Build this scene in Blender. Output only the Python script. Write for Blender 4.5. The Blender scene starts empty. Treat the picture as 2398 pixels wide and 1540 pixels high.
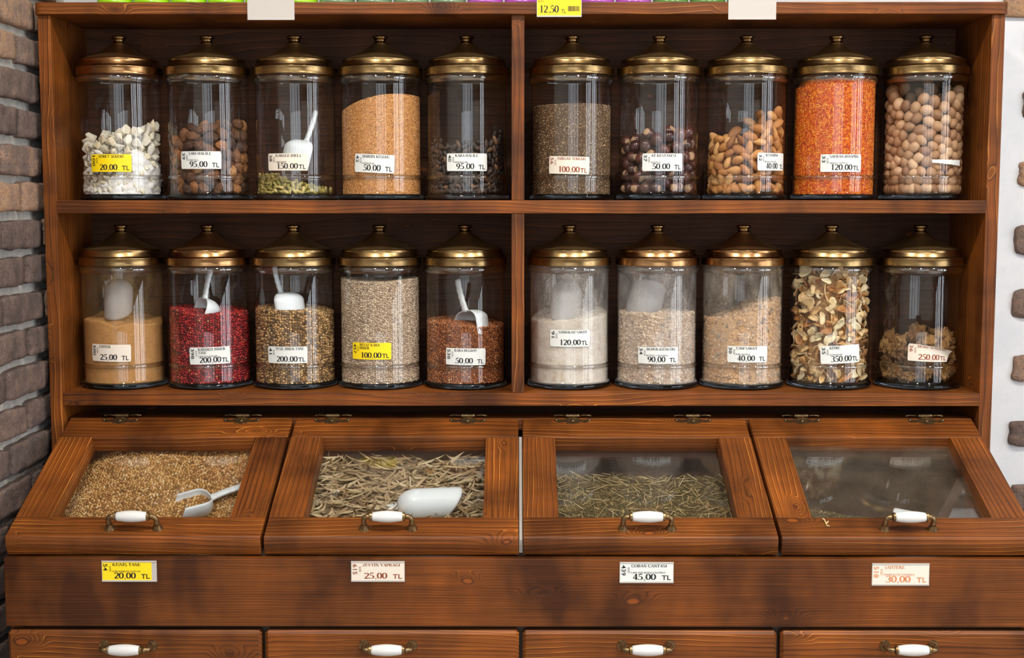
import bpy, bmesh, math, random
import numpy as np
from mathutils import Vector, Matrix, Euler, noise

S = bpy.context.scene
COL = S.collection
PI = math.pi
rnd = random.Random(7)

# ------------------------------------------------------------------ camera, world, lights, exposure
Z0 = 1.45                                   # eye height; the shelf front is the plane y = 0
CAMX, CAMY = -0.0063, -2.4649
F_PX, PITCH, YAW = 3101.5, 0.0958, 0.0039
cam_d = bpy.data.cameras.new('camera')
cam_d.sensor_width = 36.0
cam_d.lens = F_PX / 2398 * 36.0
cam_d.clip_start = 0.05
cam = bpy.data.objects.new('camera', cam_d)
cam.location = (CAMX, CAMY, Z0)
cam.rotation_euler = (PI / 2 - PITCH, 0, YAW)
COL.objects.link(cam)
S.camera = cam

S.view_settings.view_transform = 'Standard'
S.view_settings.look = 'None'
S.view_settings.gamma = 1.0
S.view_settings.exposure = -0.15
S.view_settings.use_curve_mapping = False

world = bpy.data.worlds.new('sky')
S.world = world
world.use_nodes = True
bg = world.node_tree.nodes['Background']
bg.inputs['Color'].default_value = (0.80, 0.90, 1.0, 1)
bg.inputs['Strength'].default_value = 1.5


def area(name, loc, direction, sx, sy, power, color):
    d = bpy.data.lights.new(name, 'AREA')
    d.shape = 'RECTANGLE'
    d.size, d.size_y = sx, sy
    d.energy = power
    d.color = color
    o = bpy.data.objects.new(name, d)
    o.location = loc
    o.rotation_euler = Vector(direction).to_track_quat('-Z', 'Y').to_euler()
    COL.objects.link(o)
    return o


# daylight in the openings of the shop: side windows, shop front behind the camera
area('window_daylight', (3.28, -2.35, 1.45), (-1, 0, 0), 2.9, 2.3, 135, (0.92, 0.96, 1.0))
area('shopfront_daylight', (-0.2, -4.75, 1.75), (0, 1, -0.05), 3.4, 1.9, 38, (0.95, 0.97, 1.0))
LAMPS = [(-1.5, -1.25), (-0.5, -1.25), (0.5, -1.25), (1.5, -1.25), (-1.0, -2.7), (1.0, -2.7)]
for lx, ly in LAMPS:                         # recessed ceiling lamps, lit
    d = bpy.data.lights.new('ceiling_lamp_light', 'AREA')
    d.shape = 'DISK'
    d.size = 0.14
    d.energy = 26
    d.color = (1.0, 0.93, 0.83)
    o = bpy.data.objects.new('ceiling_lamp_light', d)
    o.location = (lx, ly, 2.79)
    COL.objects.link(o)


# ------------------------------------------------------------------ helpers
def px_x(x, y, Y):
    """World x of the point of the plane y = Y seen along that direction of the photograph."""
    return ray(x, y, Y)[0]


def ray(x, y, Y):
    fwd = Vector((-math.sin(YAW) * math.cos(PITCH), math.cos(YAW) * math.cos(PITCH), -math.sin(PITCH)))
    right = Vector((math.cos(YAW), math.sin(YAW), 0))
    up = right.cross(fwd)
    d = fwd + right * ((x - 1199) / F_PX) - up * ((y - 770) / F_PX)
    t = (Y - CAMY) / d.y
    return Vector((CAMX, CAMY, Z0)) + d * t


def tag(o, label=None, cat=None, group=None, kind=None):
    if label:
        o['label'] = label
    if cat:
        o['category'] = cat
    if group:
        o['group'] = group
    if kind:
        o['kind'] = kind
    return o


def empty(name, loc=(0, 0, 0)):
    o = bpy.data.objects.new(name, None)
    o.empty_display_size = 0.02
    o.location = loc
    COL.objects.link(o)
    return o


def obj(name, me, mats=None, parent=None, loc=None, mat4=None):
    if isinstance(me, bmesh.types.BMesh):
        m = bpy.data.meshes.new(name)
        me.to_mesh(m)
        me.free()
        me = m
    if mats is not None:
        for m in (mats if isinstance(mats, (list, tuple)) else [mats]):
            me.materials.append(m)
    o = bpy.data.objects.new(name, me)
    COL.objects.link(o)
    if parent is not None:
        o.parent = parent
    if loc is not None:
        o.location = loc
    if mat4 is not None:
        o.matrix_basis = mat4
    return o


def mesh_np(name, v, f, smooth=True):
    me = bpy.data.meshes.new(name)
    me.from_pydata([tuple(p) for p in v], [], [tuple(q) for q in f])
    if smooth:
        me.polygons.foreach_set('use_smooth', [True] * len(me.polygons))
    me.update()
    return me


def box(bm, x0, x1, y0, y1, z0, z1, b=0.0, mi=0, seg=2):
    vs = [bm.verts.new((x, y, z)) for z in (z0, z1) for y in (y0, y1) for x in (x0, x1)]
    fs = [bm.faces.new([vs[i] for i in q]) for q in ((0, 2, 3, 1), (4, 5, 7, 6), (0, 1, 5, 4), (2, 6, 7, 3), (0, 4, 6, 2), (1, 3, 7, 5))]
    for f in fs:
        f.material_index = mi
    if b > 0:
        es = list({e for f in fs for e in f.edges})
        bmesh.ops.bevel(bm, geom=es, offset=b, segments=seg, profile=0.6, affect='EDGES', material=mi)


def prism(bm, pts, axis, a0, a1, b=0.0, mi=0):
    """Closed outline pts (2-D) swept along an axis from a0 to a1. axis 'x': pts are (y, z); 'z': (x, y); 'y': (x, z)."""
    def P(p, a):
        return (a, p[0], p[1]) if axis == 'x' else (p[0], p[1], a) if axis == 'z' else (p[0], a, p[1])
    lo = [bm.verts.new(P(p, a0)) for p in pts]
    hi = [bm.verts.new(P(p, a1)) for p in pts]
    fs = [bm.faces.new(lo[::-1]), bm.faces.new(hi)]
    n = len(pts)
    for i in range(n):
        fs.append(bm.faces.new((lo[i], lo[(i + 1) % n], hi[(i + 1) % n], hi[i])))
    bmesh.ops.recalc_face_normals(bm, faces=fs)
    for f in fs:
        f.material_index = mi
    if b > 0:
        es = list({e for f in fs for e in f.edges})
        bmesh.ops.bevel(bm, geom=es, offset=b, segments=2, profile=0.6, affect='EDGES', material=mi)


def lathe(name, prof, seg=64, cap0=False, cap1=False, smooth=True):
    v, f = [], []
    n = len(prof)
    for i in range(seg):
        a = 2 * PI * i / seg
        c, s = math.cos(a), math.sin(a)
        for r, z in prof:
            v.append((r * c, r * s, z))
    for i in range(seg):
        j = (i + 1) % seg
        for k in range(n - 1):
            f.append((i * n + k, j * n + k, j * n + k + 1, i * n + k + 1))
    if cap0:
        f.append(tuple(i * n for i in range(seg))[::-1])
    if cap1:
        f.append(tuple(i * n + n - 1 for i in range(seg)))
    return mesh_np(name, v, f, smooth)


def tube(bm, pts, rad, seg=10, cap=True):
    pts = [Vector(p) for p in pts]
    rads = rad if isinstance(rad, (list, tuple)) else [rad] * len(pts)
    rings = []
    ref = None
    for i, p in enumerate(pts):
        t = (pts[min(i + 1, len(pts) - 1)] - pts[max(i - 1, 0)]).normalized()
        if ref is None:
            ref = t.orthogonal().normalized()
        ref = (ref - t * ref.dot(t)).normalized()
        w = t.cross(ref)
        rings.append([bm.verts.new(p + (ref * math.cos(2 * PI * k / seg) + w * math.sin(2 * PI * k / seg)) * rads[i]) for k in range(seg)])
    for a, b in zip(rings, rings[1:]):
        for k in range(seg):
            f = bm.faces.new((a[k], a[(k + 1) % seg], b[(k + 1) % seg], b[k]))
            f.smooth = True
    if cap:
        bm.faces.new(rings[0][::-1])
        bm.faces.new(rings[-1])


# ------------------------------------------------------------------ materials
class NT:
    def __init__(self, name):
        self.m = bpy.data.materials.new(name)
        self.m.use_nodes = True
        self.t = self.m.node_tree
        self.t.nodes.clear()
        self.out = self.n('ShaderNodeOutputMaterial')

    def n(self, typ, ins=None, **kw):
        nd = self.t.nodes.new(typ)
        for k, v in kw.items():
            setattr(nd, k, v)
        for k, v in (ins or {}).items():
            s = nd.inputs[k]
            if isinstance(v, bpy.types.NodeSocket):
                self.t.links.new(v, s)
            else:
                s.default_value = v
        return nd

    def math(self, op, a, b=0.0, c=0.0, clamp=False):
        nd = self.n('ShaderNodeMath', operation=op, use_clamp=clamp)
        for i, v in enumerate((a, b, c)):
            if isinstance(v, bpy.types.NodeSocket):
                self.t.links.new(v, nd.inputs[i])
            else:
                nd.inputs[i].default_value = v
        return nd.outputs[0]

    def vmul(self, v, s):
        nd = self.n('ShaderNodeVectorMath', operation='MULTIPLY')
        self.t.links.new(v, nd.inputs[0])
        nd.inputs[1].default_value = s
        return nd.outputs[0]

    def vadd(self, a, b):
        nd = self.n('ShaderNodeVectorMath', operation='ADD')
        self.t.links.new(a, nd.inputs[0])
        self.t.links.new(b, nd.inputs[1])
        return nd.outputs[0]

    def ramp(self, fac, stops, interp='LINEAR'):
        nd = self.n('ShaderNodeValToRGB', {'Fac': fac})
        cr = nd.color_ramp
        cr.interpolation = interp
        while len(cr.elements) < len(stops):
            cr.elements.new(0.5)
        for e, (p, c) in zip(cr.elements, stops):
            e.position = p
            e.color = (*c, 1) if len(c) == 3 else c
        return nd.outputs['Color']

    def mix(self, fac, a, b, blend='MIX'):
        nd = self.n('ShaderNodeMix', data_type='RGBA', blend_type=blend)
        for i, v in ((0, fac), (6, a), (7, b)):
            if isinstance(v, bpy.types.NodeSocket):
                self.t.links.new(v, nd.inputs[i])
            else:
                nd.inputs[i].default_value = (*v, 1) if isinstance(v, tuple) and len(v) == 3 else v
        return nd.outputs[2]

    def noise(self, vec, scale, detail=3.0, rough=0.55, dim=None):
        nd = self.n('ShaderNodeTexNoise', {'Vector': vec, 'Scale': scale, 'Detail': detail, 'Roughness': rough})
        return nd.outputs[0]

    def bump(self, h, strength, dist):
        return self.n('ShaderNodeBump', {'Height': h, 'Strength': strength, 'Distance': dist}).outputs[0]

    def co(self):
        return self.n('ShaderNodeTexCoord').outputs['Object']

    def pbr(self, **ins):
        b = self.n('ShaderNodeBsdfPrincipled', {k: ((*v, 1) if isinstance(v, tuple) and len(v) == 3 and 'Radius' not in k else v) for k, v in ins.items()})
        self.t.links.new(b.outputs[0], self.out.inputs[0])
        return b


def plain(name, col, rough=0.5, metal=0.0, **kw):
    t = NT(name)
    t.pbr(**{'Base Color': col, 'Roughness': rough, 'Metallic': metal, **kw})
    return t.m


def wood(name, grain, freq=125.0, warp=6.0, light=(0.52, 0.185, 0.030), main=(0.158, 0.0445, 0.0066), dark=(0.050, 0.0135, 0.0028), rough=0.40, blotch=0.85):
    """Stained pine. grain: 0, 1 or 2, the axis that the fibres run along."""
    t = NT(name)
    off = t.math('MULTIPLY', t.n('ShaderNodeObjectInfo').outputs['Random'], 17.0)
    comb = t.n('ShaderNodeCombineXYZ', {'X': off, 'Y': off, 'Z': off}).outputs[0]
    co = t.vadd(t.co(), comb)

    def sc(along, across):
        s = [across] * 3
        s[grain] = along
        return tuple(s)
    sep = t.n('ShaderNodeSeparateXYZ', {'Vector': co})
    ax = [sep.outputs[i] for i in range(3) if i != grain]
    across = t.math('ADD', ax[1], t.math('MULTIPLY', ax[0], 0.75))
    n1 = t.noise(t.vmul(co, sc(1.6, 9.0)), 1.0, 3.5, 0.5)
    # knots: sparse cells, the rings run round them
    wob = t.vmul(t.n('ShaderNodeTexNoise', {'Vector': co, 'Scale': 9.0, 'Detail': 1.0}).outputs['Color'], (0.35, 0.35, 0.35))
    vor = t.n('ShaderNodeTexVoronoi', {'Vector': t.vadd(t.vmul(co, sc(5.2, 12.0)), wob), 'Scale': 1.0, 'Randomness': 1.0})
    d = vor.outputs['Distance']
    near = t.n('ShaderNodeMapRange', {'Value': d, 'From Min': 0.02, 'From Max': 0.26, 'To Min': 1.0, 'To Max': 0.0}, interpolation_type='SMOOTHSTEP').outputs[0]
    f = t.math('ADD', t.math('MULTIPLY', across, freq), t.math('ADD', t.math('MULTIPLY', n1, warp), t.math('MULTIPLY', near, 4.5)))
    ring = t.math('FRACT', f)
    # a thin pale line of early wood in every ring, fading in and out; fainter finer rings between
    pk = t.n('ShaderNodeMapRange', {'Value': t.math('ABSOLUTE', t.math('SUBTRACT', ring, 0.86)), 'From Min': 0.0, 'From Max': 0.13, 'To Min': 1.0, 'To Max': 0.0}, interpolation_type='SMOOTHSTEP').outputs[0]
    fade = t.n('ShaderNodeMapRange', {'Value': t.noise(t.vmul(co, sc(2.2, 26.0)), 1.0, 2.0), 'From Min': 0.38, 'From Max': 0.62, 'To Min': 0.05, 'To Max': 1.0}).outputs[0]
    col = t.ramp(ring, [(0.0, tuple(m * 1.10 for m in main)), (0.45, main), (0.70, tuple((a + b) / 2 for a, b in zip(main, dark))), (0.78, dark), (0.93, tuple((a + b) / 2 for a, b in zip(main, dark))), (1.0, tuple(m * 1.10 for m in main))])
    r2 = t.math('FRACT', t.math('MULTIPLY', f, 3.0))
    col = t.mix(0.35, col, t.ramp(r2, [(0.0, (0.80, 0.78, 0.76)), (0.6, (1.0, 1.0, 1.0)), (0.85, (1.35, 1.35, 1.3)), (1.0, (0.8, 0.78, 0.76))]), 'MULTIPLY')
    col = t.mix(t.math('MULTIPLY', pk, t.math('MULTIPLY', fade, 0.85)), col, light)
    # fine fibres, cloudy stain
    fib = t.noise(t.vmul(co, sc(5.0, 330.0)), 1.0, 2.0, 0.6)
    col = t.mix(0.75, col, t.ramp(fib, [(0.25, (0.52, 0.50, 0.47)), (0.55, (1.0, 1.0, 1.0)), (0.8, (1.3, 1.28, 1.22))]), 'MULTIPLY')
    blo = t.noise(t.vmul(co, sc(7.0, 4.0)), 1.0, 3.0, 0.55)
    col = t.mix(blotch, col, t.ramp(blo, [(0.34, (0.38, 0.34, 0.30)), (0.48, (0.95, 0.95, 0.95)), (0.56, (1.12, 1.10, 1.08)), (0.68, (1.6, 1.55, 1.4))]), 'MULTIPLY')
    sm = t.n('ShaderNodeMapRange', {'Value': d, 'From Min': 0.06, 'From Max': 0.24, 'To Min': 0.55, 'To Max': 0.0}, interpolation_type='SMOOTHSTEP').outputs[0]
    col = t.mix(t.math('MULTIPLY', sm, t.noise(t.vmul(co, sc(9.0, 9.0)), 1.0, 2.0)), col, dark)
    kn = t.n('ShaderNodeMapRange', {'Value': d, 'From Min': 0.035, 'From Max': 0.075, 'To Min': 1.0, 'To Max': 0.0}).outputs[0]
    kn = t.math('MULTIPLY', kn, 0.75)
    col = t.mix(kn, col, (0.27, 0.070, 0.011))
    kr = t.math('MULTIPLY', t.math('LESS_THAN', t.math('ABSOLUTE', t.math('SUBTRACT', d, 0.068)), 0.011), 0.7)
    col = t.mix(kr, col, (0.05, 0.014, 0.005))
    b = t.pbr(**{'Base Color': col, 'Roughness': t.math('ADD', rough, t.math('MULTIPLY', fib, 0.12)), 'Specular IOR Level': 0.28})
    t.t.links.new(t.bump(t.math('ADD', t.math('MULTIPLY', ring, 0.25), fib), 0.18, 0.0012), b.inputs['Normal'])
    return t.m


WX, WY, WZ = wood('wood_along_x', 0), wood('wood_along_y', 1, freq=150.0, warp=4.5), wood('wood_along_z', 2, freq=100.0)
WB = wood('front_board_wood', 0, freq=230.0, warp=4.5, light=(0.300, 0.098, 0.015), main=(0.142, 0.0405, 0.0062), dark=(0.066, 0.018, 0.0035), blotch=1.0)
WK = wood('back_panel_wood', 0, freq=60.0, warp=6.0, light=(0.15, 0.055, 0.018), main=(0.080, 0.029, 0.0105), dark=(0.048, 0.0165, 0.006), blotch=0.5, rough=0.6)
BIN_IN = plain('bin_lining', (0.055, 0.034, 0.022), 0.45)


def glass_mat(name, dust=0.0, dust_col=(0.55, 0.50, 0.45), streak=9.0, edge=0.45, base=0.047):
    """Thin jar wall: passes light straight through, mirrors by angle, a little darker where the wall is seen edge on; dust lies on it as a diffuse film."""
    t = NT(name)
    fac = t.n('ShaderNodeLayerWeight', {'Blend': 0.5}).outputs['Facing']
    p5 = t.math('POWER', fac, 4.0)
    refl = t.math('MULTIPLY_ADD', p5, 0.85, base, clamp=True)
    e = t.math('POWER', fac, 6.0)
    tc = t.mix(e, (0.965, 0.97, 0.97), (edge, edge, edge * 1.02))
    tr = t.n('ShaderNodeBsdfTransparent', {'Color': tc}).outputs[0]
    wav = t.bump(t.noise(t.vmul(t.co(), (14, 14, 3)), 1.0, 1.0), 0.02, 0.01)
    gl = t.n('ShaderNodeBsdfGlossy', {'Roughness': 0.015, 'Color': (1, 1, 1, 1), 'Normal': wav}).outputs[0]
    if dust > 0:
        co = t.co()
        n1 = t.noise(t.vmul(co, (1, 1, 0.45)), streak * 1.7, 4.0, 0.6)
        n2 = t.noise(co, 420.0, 2.0, 0.6)
        k = t.n('ShaderNodeMapRange', {'Value': n1, 'From Min': 0.36, 'From Max': 0.66, 'To Min': 0.18 * dust, 'To Max': 1.15 * dust}).outputs[0]
        k = t.math('MULTIPLY', k, t.math('MULTIPLY_ADD', n2, 3.0, -0.55), clamp=True)
        df = t.n('ShaderNodeBsdfDiffuse', {'Color': (*dust_col, 1)}).outputs[0]
        mx = t.n('ShaderNodeMixShader', {0: k, 1: tr, 2: df})
        tr = mx.outputs[0]
    ms = t.n('ShaderNodeMixShader', {0: refl, 1: tr, 2: gl})
    t.t.links.new(ms.outputs[0], t.out.inputs[0])
    return t.m


GLASS = glass_mat('jar_glass')
PANE = glass_mat('pane_glass', edge=0.9)
PANED = glass_mat('dusty_pane_glass', 0.055, (0.52, 0.44, 0.34), 5.0, 0.9)
FOOT = NT('jar_foot_glass')
_g = FOOT.n('ShaderNodeBsdfGlass', {'IOR': 1.5, 'Roughness': 0.0, 'Color': (0.82, 0.85, 0.87, 1)})
FOOT.t.links.new(_g.outputs[0], FOOT.out.inputs[0])
FOOT = FOOT.m
RIBG = glass_mat('jar_rib_glass', edge=0.75, base=0.13)

t = NT('antiqued_brass')
_n = t.noise(t.co(), 26.0, 4.0, 0.6)
_s = t.noise(t.vmul(t.co(), (3, 3, 700)), 1.0, 2.0, 0.6)
t.pbr(**{'Base Color': t.ramp(_n, [(0.35, (0.225, 0.143, 0.062)), (0.62, (0.345, 0.232, 0.105))]), 'Metallic': 1.0, 'Roughness': t.math('ADD', t.math('MULTIPLY_ADD', _s, 0.12, 0.20), t.n('ShaderNodeMapRange', {'Value': t.n('ShaderNodeSeparateXYZ', {'Vector': t.co()}).outputs['Z'], 'From Min': 0.2655, 'From Max': 0.2672, 'To Min': 0.0, 'To Max': t.math('MULTIPLY', t.math('LESS_THAN', t.n('ShaderNodeSeparateXYZ', {'Vector': t.co()}).outputs['Z'], 0.2975), 0.24)}).outputs[0])})
BRASS = t.m
t = NT('copper_tinted_brass')
_n = t.noise(t.co(), 20.0, 4.0, 0.6)
t.pbr(**{'Base Color': t.ramp(_n, [(0.35, (0.27, 0.145, 0.062)), (0.62, (0.40, 0.225, 0.100))]), 'Metallic': 1.0, 'Roughness': t.n('ShaderNodeMapRange', {'Value': t.n('ShaderNodeSeparateXYZ', {'Vector': t.co()}).outputs['Z'], 'From Min': 0.2655, 'From Max': 0.2672, 'To Min': 0.23, 'To Max': 0.45}).outputs[0]})
BRASS2 = t.m
t = NT('dark_bronze')
_n = t.noise(t.co(), 300.0, 3.0, 0.6)
t.pbr(**{'Base Color': t.ramp(_n, [(0.35, (0.12, 0.085, 0.05)), (0.7, (0.40, 0.26, 0.115))]), 'Metallic': 0.9, 'Roughness': 0.36})
BRONZE = t.m
PORC = plain('white_porcelain', (0.66, 0.67, 0.67), 0.12, **{'Coat Weight': 0.5, 'Coat Roughness': 0.03})
PLASTIC = plain('white_plastic', (0.74, 0.80, 0.85), 0.33)
FROST = plain('frosted_plastic', (0.52, 0.52, 0.54), 0.5, **{'Alpha': 0.62})
PAPER = plain('white_label_paper', (0.72, 0.75, 0.74), 0.45)
CREAM = plain('cream_label_paper', (0.76, 0.69, 0.60), 0.45)
YELLOW = plain('yellow_label_paper', (0.95, 0.70, 0.004), 0.45)
INK = plain('black_ink', (0.012, 0.012, 0.013), 0.6)
INKB = plain('brown_faded_ink', (0.25, 0.055, 0.02), 0.6)
INKR = plain('orange_faded_ink', (0.62, 0.25, 0.11), 0.6)
HOLDER = plain('pale_plastic_holder', (0.50, 0.47, 0.445), 0.3)
EDGEW = plain('pale_edge_strip', (0.62, 0.60, 0.57), 0.4)

# ------------------------------------------------------------------ the room behind and around
t = NT('white_plaster')
_n = t.noise(t.co(), 14.0, 6.0, 0.65)
b = t.pbr(**{'Base Color': t.ramp(_n, [(0.3, (0.58, 0.61, 0.66)), (0.7, (0.68, 0.70, 0.74))]), 'Roughness': 0.7})
t.t.links.new(t.bump(_n, 0.25, 0.004), b.inputs['Normal'])
PLASTER = t.m
t = NT('grey_mortar')
_n = t.noise(t.co(), 60.0, 8.0, 0.7)
b = t.pbr(**{'Base Color': t.ramp(_n, [(0.3, (0.40, 0.385, 0.355)), (0.7, (0.64, 0.625, 0.59))]), 'Roughness': 0.95})
t.t.links.new(t.bump(_n, 0.9, 0.006), b.inputs['Normal'])
MORTAR = t.m


def brick_mat(name, stops, speck=0.5):
    t = NT(name)
    at = t.n('ShaderNodeAttribute', attribute_name='tint')
    n1 = t.noise(t.co(), 26.0, 6.0, 0.7)
    n2 = t.noise(t.co(), 170.0, 5.0, 0.7)
    k = t.math('ADD', t.math('MULTIPLY', at.outputs['Fac'], 0.75), t.math('MULTIPLY', t.math('SUBTRACT', n1, 0.5), 1.25), clamp=True)
    col = t.ramp(k, stops)
    col = t.mix(speck, col, t.ramp(n2, [(0.30, (0.30, 0.28, 0.28)), (0.48, (1, 1, 1)), (0.75, (1.35, 1.3, 1.28))]), 'MULTIPLY')
    b = t.pbr(**{'Base Color': col, 'Roughness': 0.92})
    t.t.links.new(t.bump(t.math('ADD', n1, t.math('MULTIPLY', n2, 0.8)), 1.0, 0.009), b.inputs['Normal'])
    return t.m


BRICK = brick_mat('rough_brick', [(0.0, (0.13, 0.095, 0.085)), (0.35, (0.26, 0.180, 0.150)), (0.62, (0.48, 0.300, 0.200)), (0.85, (0.58, 0.33, 0.17)), (1.0, (0.55, 0.28, 0.10))])


def brick_block(vs, fs, tints, c, half, nseg, amp, seed, tint, rnd_=0.36):
    """A rough brick: rounded box grid with noise on its faces. half: (hx, hy, hz)."""
    bm = bmesh.new()
    bmesh.ops.create_cube(bm, size=2.0)
    bmesh.ops.subdivide_edges(bm, edges=bm.edges[:], cuts=nseg, use_grid_fill=True)
    base = len(vs)
    rr = min(half) * rnd_
    for v in bm.verts:
        p = Vector((v.co.x * half[0], v.co.y * half[1], v.co.z * half[2]))
        q = Vector([max(-h + rr, min(h - rr, a)) for a, h in zip(p, half)])
        dlt = p - q
        if dlt.length > 1e-9:
            p = q + dlt.normalized() * rr
        s = Vector((c[0] * 3 + seed, c[1] * 3, c[2] * 3))
        p += (noise.noise_vector(p * 22 + s) * 1.0 + noise.noise_vector(p * 75 + s) * 0.45 + noise.noise_vector(p * 170 + s) * 0.3) * amp
        vs.append((p.x + c[0], p.y + c[1], p.z + c[2]))
        tints.append(tint)
    for f in bm.faces:
        fs.append(tuple(base + v.index for v in f.verts))
    bm.free()


def add_tint(me, tints, nplain):
    a = me.attributes.new('tint', 'FLOAT', 'POINT')
    a.data.foreach_set('value', [0.0] * nplain + list(tints))


# left brick wall (runs towards the viewer): mortar face at x = -0.912, bricks stand out of it
WLX = -0.915
vs = [(WLX, -4.8, 0), (WLX, 0.235, 0), (WLX, 0.235, 2.82), (WLX, -4.8, 2.82), (WLX - 0.12, -4.8, 0), (WLX - 0.12, 0.235, 0), (WLX - 0.12, 0.235, 2.82), (WLX - 0.12, -4.8, 2.82)]
fs = [(0, 1, 2, 3), (4, 7, 6, 5), (0, 3, 7, 4), (1, 5, 6, 2), (3, 2, 6, 7), (0, 4, 5, 1)]
nplain = len(vs)
tints = []
course = 0.0665
zc0 = ray(0, 187, -0.17).z               # the middle of one course seen beside the top compartment
k0 = int((zc0 - 0.45) / course)
for k in range(-k0, 13):
    zc = zc0 + k * course
    odd = k % 2
    y = -0.578 + (0.104 if odd else 0.0) + 0.006 * math.sin(k * 2.3)
    while y < 0.12:
        ln = 0.196
        tint = rnd.choice((0.15, 0.2, 0.25, 0.45, 0.7, 0.8)) if k > -4 else rnd.choice((0.1, 0.15, 0.25, 0.3, 0.6))
        if k >= 2 or (k > 0 and y < -0.15):
            tint = max(tint, rnd.choice((0.6, 0.7, 0.78)))
        brick_block(vs, fs, tints, (WLX + 0.000 + rnd.uniform(-0.002, 0.003), y + ln / 2, zc + rnd.uniform(-0.002, 0.002)), (0.017, ln / 2, 0.0255 + rnd.uniform(-0.001, 0.0015)), 11, 0.0030, k * 7.1 + y * 31, tint)
        y += ln + 0.012
me = mesh_np('wall_left', vs, fs, True)
me.materials.append(MORTAR)
me.materials.append(BRICK)
for i, p in enumerate(me.polygons):
    p.material_index = 0 if i < 6 else 1
    if i < 6:
        p.use_smooth = False
add_tint(me, tints, nplain)
tag(obj('wall_left', me), kind='structure')

# white back wall with single bricks left bare beside the shelf
BWY = 0.235
vs = [(-3.4, BWY, 0), (3.4, BWY, 0), (3.4, BWY, 2.82), (-3.4, BWY, 2.82), (-3.4, BWY + 0.12, 0), (3.4, BWY + 0.12, 0), (3.4, BWY + 0.12, 2.82), (-3.4, BWY + 0.12, 2.82)]
fs = [(0, 1, 2, 3)[::-1], (4, 7, 6, 5)[::-1], (0, 3, 7, 4), (1, 5, 6, 2), (3, 2, 6, 7), (0, 4, 5, 1)]
fs[0] = (0, 1, 2, 3)
tints = []
for (yy, x0, h, tn) in ((95, 2402, 62, .3), (245, 2394, 62, .25), (406, 2382, 66, .72), (561, 2376, 68, .28), (712, 2370, 66, .3), (862, 2368, 64, .55), (1015, 2362, 64, .12), (1165, 2368, 66, .18), (1318, 2360, 66, .2)):
    p = ray(x0, yy, BWY)
    hz = h / F_PX * 2.7 / 2
    brick_block(vs, fs, tints, (p.x + 0.1, BWY + 0.004, p.z), (0.1, 0.017, hz), 11, 0.0055, yy * 0.37, tn + 0.15, 0.75)
p = ray(2350, -20, BWY)
brick_block(vs, fs, tints, (p.x + 0.17, BWY + 0.004, p.z), (0.17, 0.02, ray(2350, -20, BWY).z - ray(2350, 42, BWY).z), 7, 0.002, 3.3, 0.95)
me = mesh_np('wall_back', vs, fs, True)
me.materials.append(PLASTER)
me.materials.append(BRICK)
for i, q in enumerate(me.polygons):
    q.material_index = 0 if i < 6 else 1
    if i < 6:
        q.use_smooth = False
add_tint(me, tints, 8)
tag(obj('wall_back', me), kind='structure')

t = NT('floor_tile')
_b = t.n('ShaderNodeTexBrick', {'Vector': t.co(), 'Color1': (0.42, 0.38, 0.33, 1), 'Color2': (0.38, 0.34, 0.30, 1), 'Mortar': (0.2, 0.19, 0.18, 1), 'Scale': 1.0, 'Mortar Size': 0.004, 'Brick Width': 0.45, 'Row Height': 0.45}, offset=0.0)
t.pbr(**{'Base Color': _b.outputs['Color'], 'Roughness': 0.3})
bm = bmesh.new(); box(bm, -3.4, 3.4, -4.8, BWY + 0.1, -0.1, 0)
tag(obj('floor', bm, t.m), kind='structure')
CEIL = plain('ceiling_paint', (0.42, 0.38, 0.33), 0.8)
SHOPW = plain('shop_wall_paint', (0.30, 0.22, 0.16), 0.8)
bm = bmesh.new(); box(bm, -3.4, 3.4, -4.8, BWY + 0.1, 2.82, 2.92)
tag(obj('ceiling', bm, CEIL), kind='structure')
# right wall with two tall windows, rear wall with the shop front: wall pieces around the openings
bm = bmesh.new()
for y0, y1, z0, z1 in ((-4.8, -3.85, 0, 2.82), (-0.85, BWY, 0, 2.82), (-3.85, -0.85, 0, 0.25), (-3.85, -0.85, 2.62, 2.82)):
    box(bm, 3.15, 3.25, y0, y1, z0, z1)
tag(obj('wall_right', bm, SHOPW), kind='structure')
bm = bmesh.new()
for x0, x1, z0, z1 in ((-3.4, -1.95, 0, 2.82), (1.55, 3.4, 0, 2.82), (-1.95, 1.55, 0, 0.75), (-1.95, 1.55, 2.7, 2.82)):
    box(bm, x0, x1, -4.7, -4.6, z0, z1)
tag(obj('wall_front', bm, SHOPW), kind='structure')
FRAME = plain('window_frame_paint', (0.05, 0.04, 0.035), 0.4)
bm = bmesh.new()
for yy, hw_ in ((-3.82, .035), (-3.45, .02), (-3.1, .09), (-2.72, .03), (-2.5, .02), (-2.05, .14), (-1.62, .03), (-1.45, .015), (-1.1, .06), (-0.88, .035)):
    box(bm, 3.16, 3.22, yy - hw_, yy + hw_, 0.25, 2.62)
for zz in (0.28, 2.58):
    box(bm, 3.165, 3.215, -3.85, -0.85, zz - 0.03, zz + 0.03)
tag(obj('window_1', bm, FRAME), kind='structure')
bm = bmesh.new()
for xx in (-1.92, -1.35, -1.15, -0.55, 0.3, 0.85, 1.0, 1.52):
    box(bm, xx - 0.04, xx + 0.04, -4.69, -4.62, 0.75, 2.7)
for zz in (0.78, 2.67):
    box(bm, -1.95, 1.55, -4.685, -4.625, zz - 0.03, zz + 0.03)
tag(obj('window_2', bm, FRAME), kind='structure')
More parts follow.
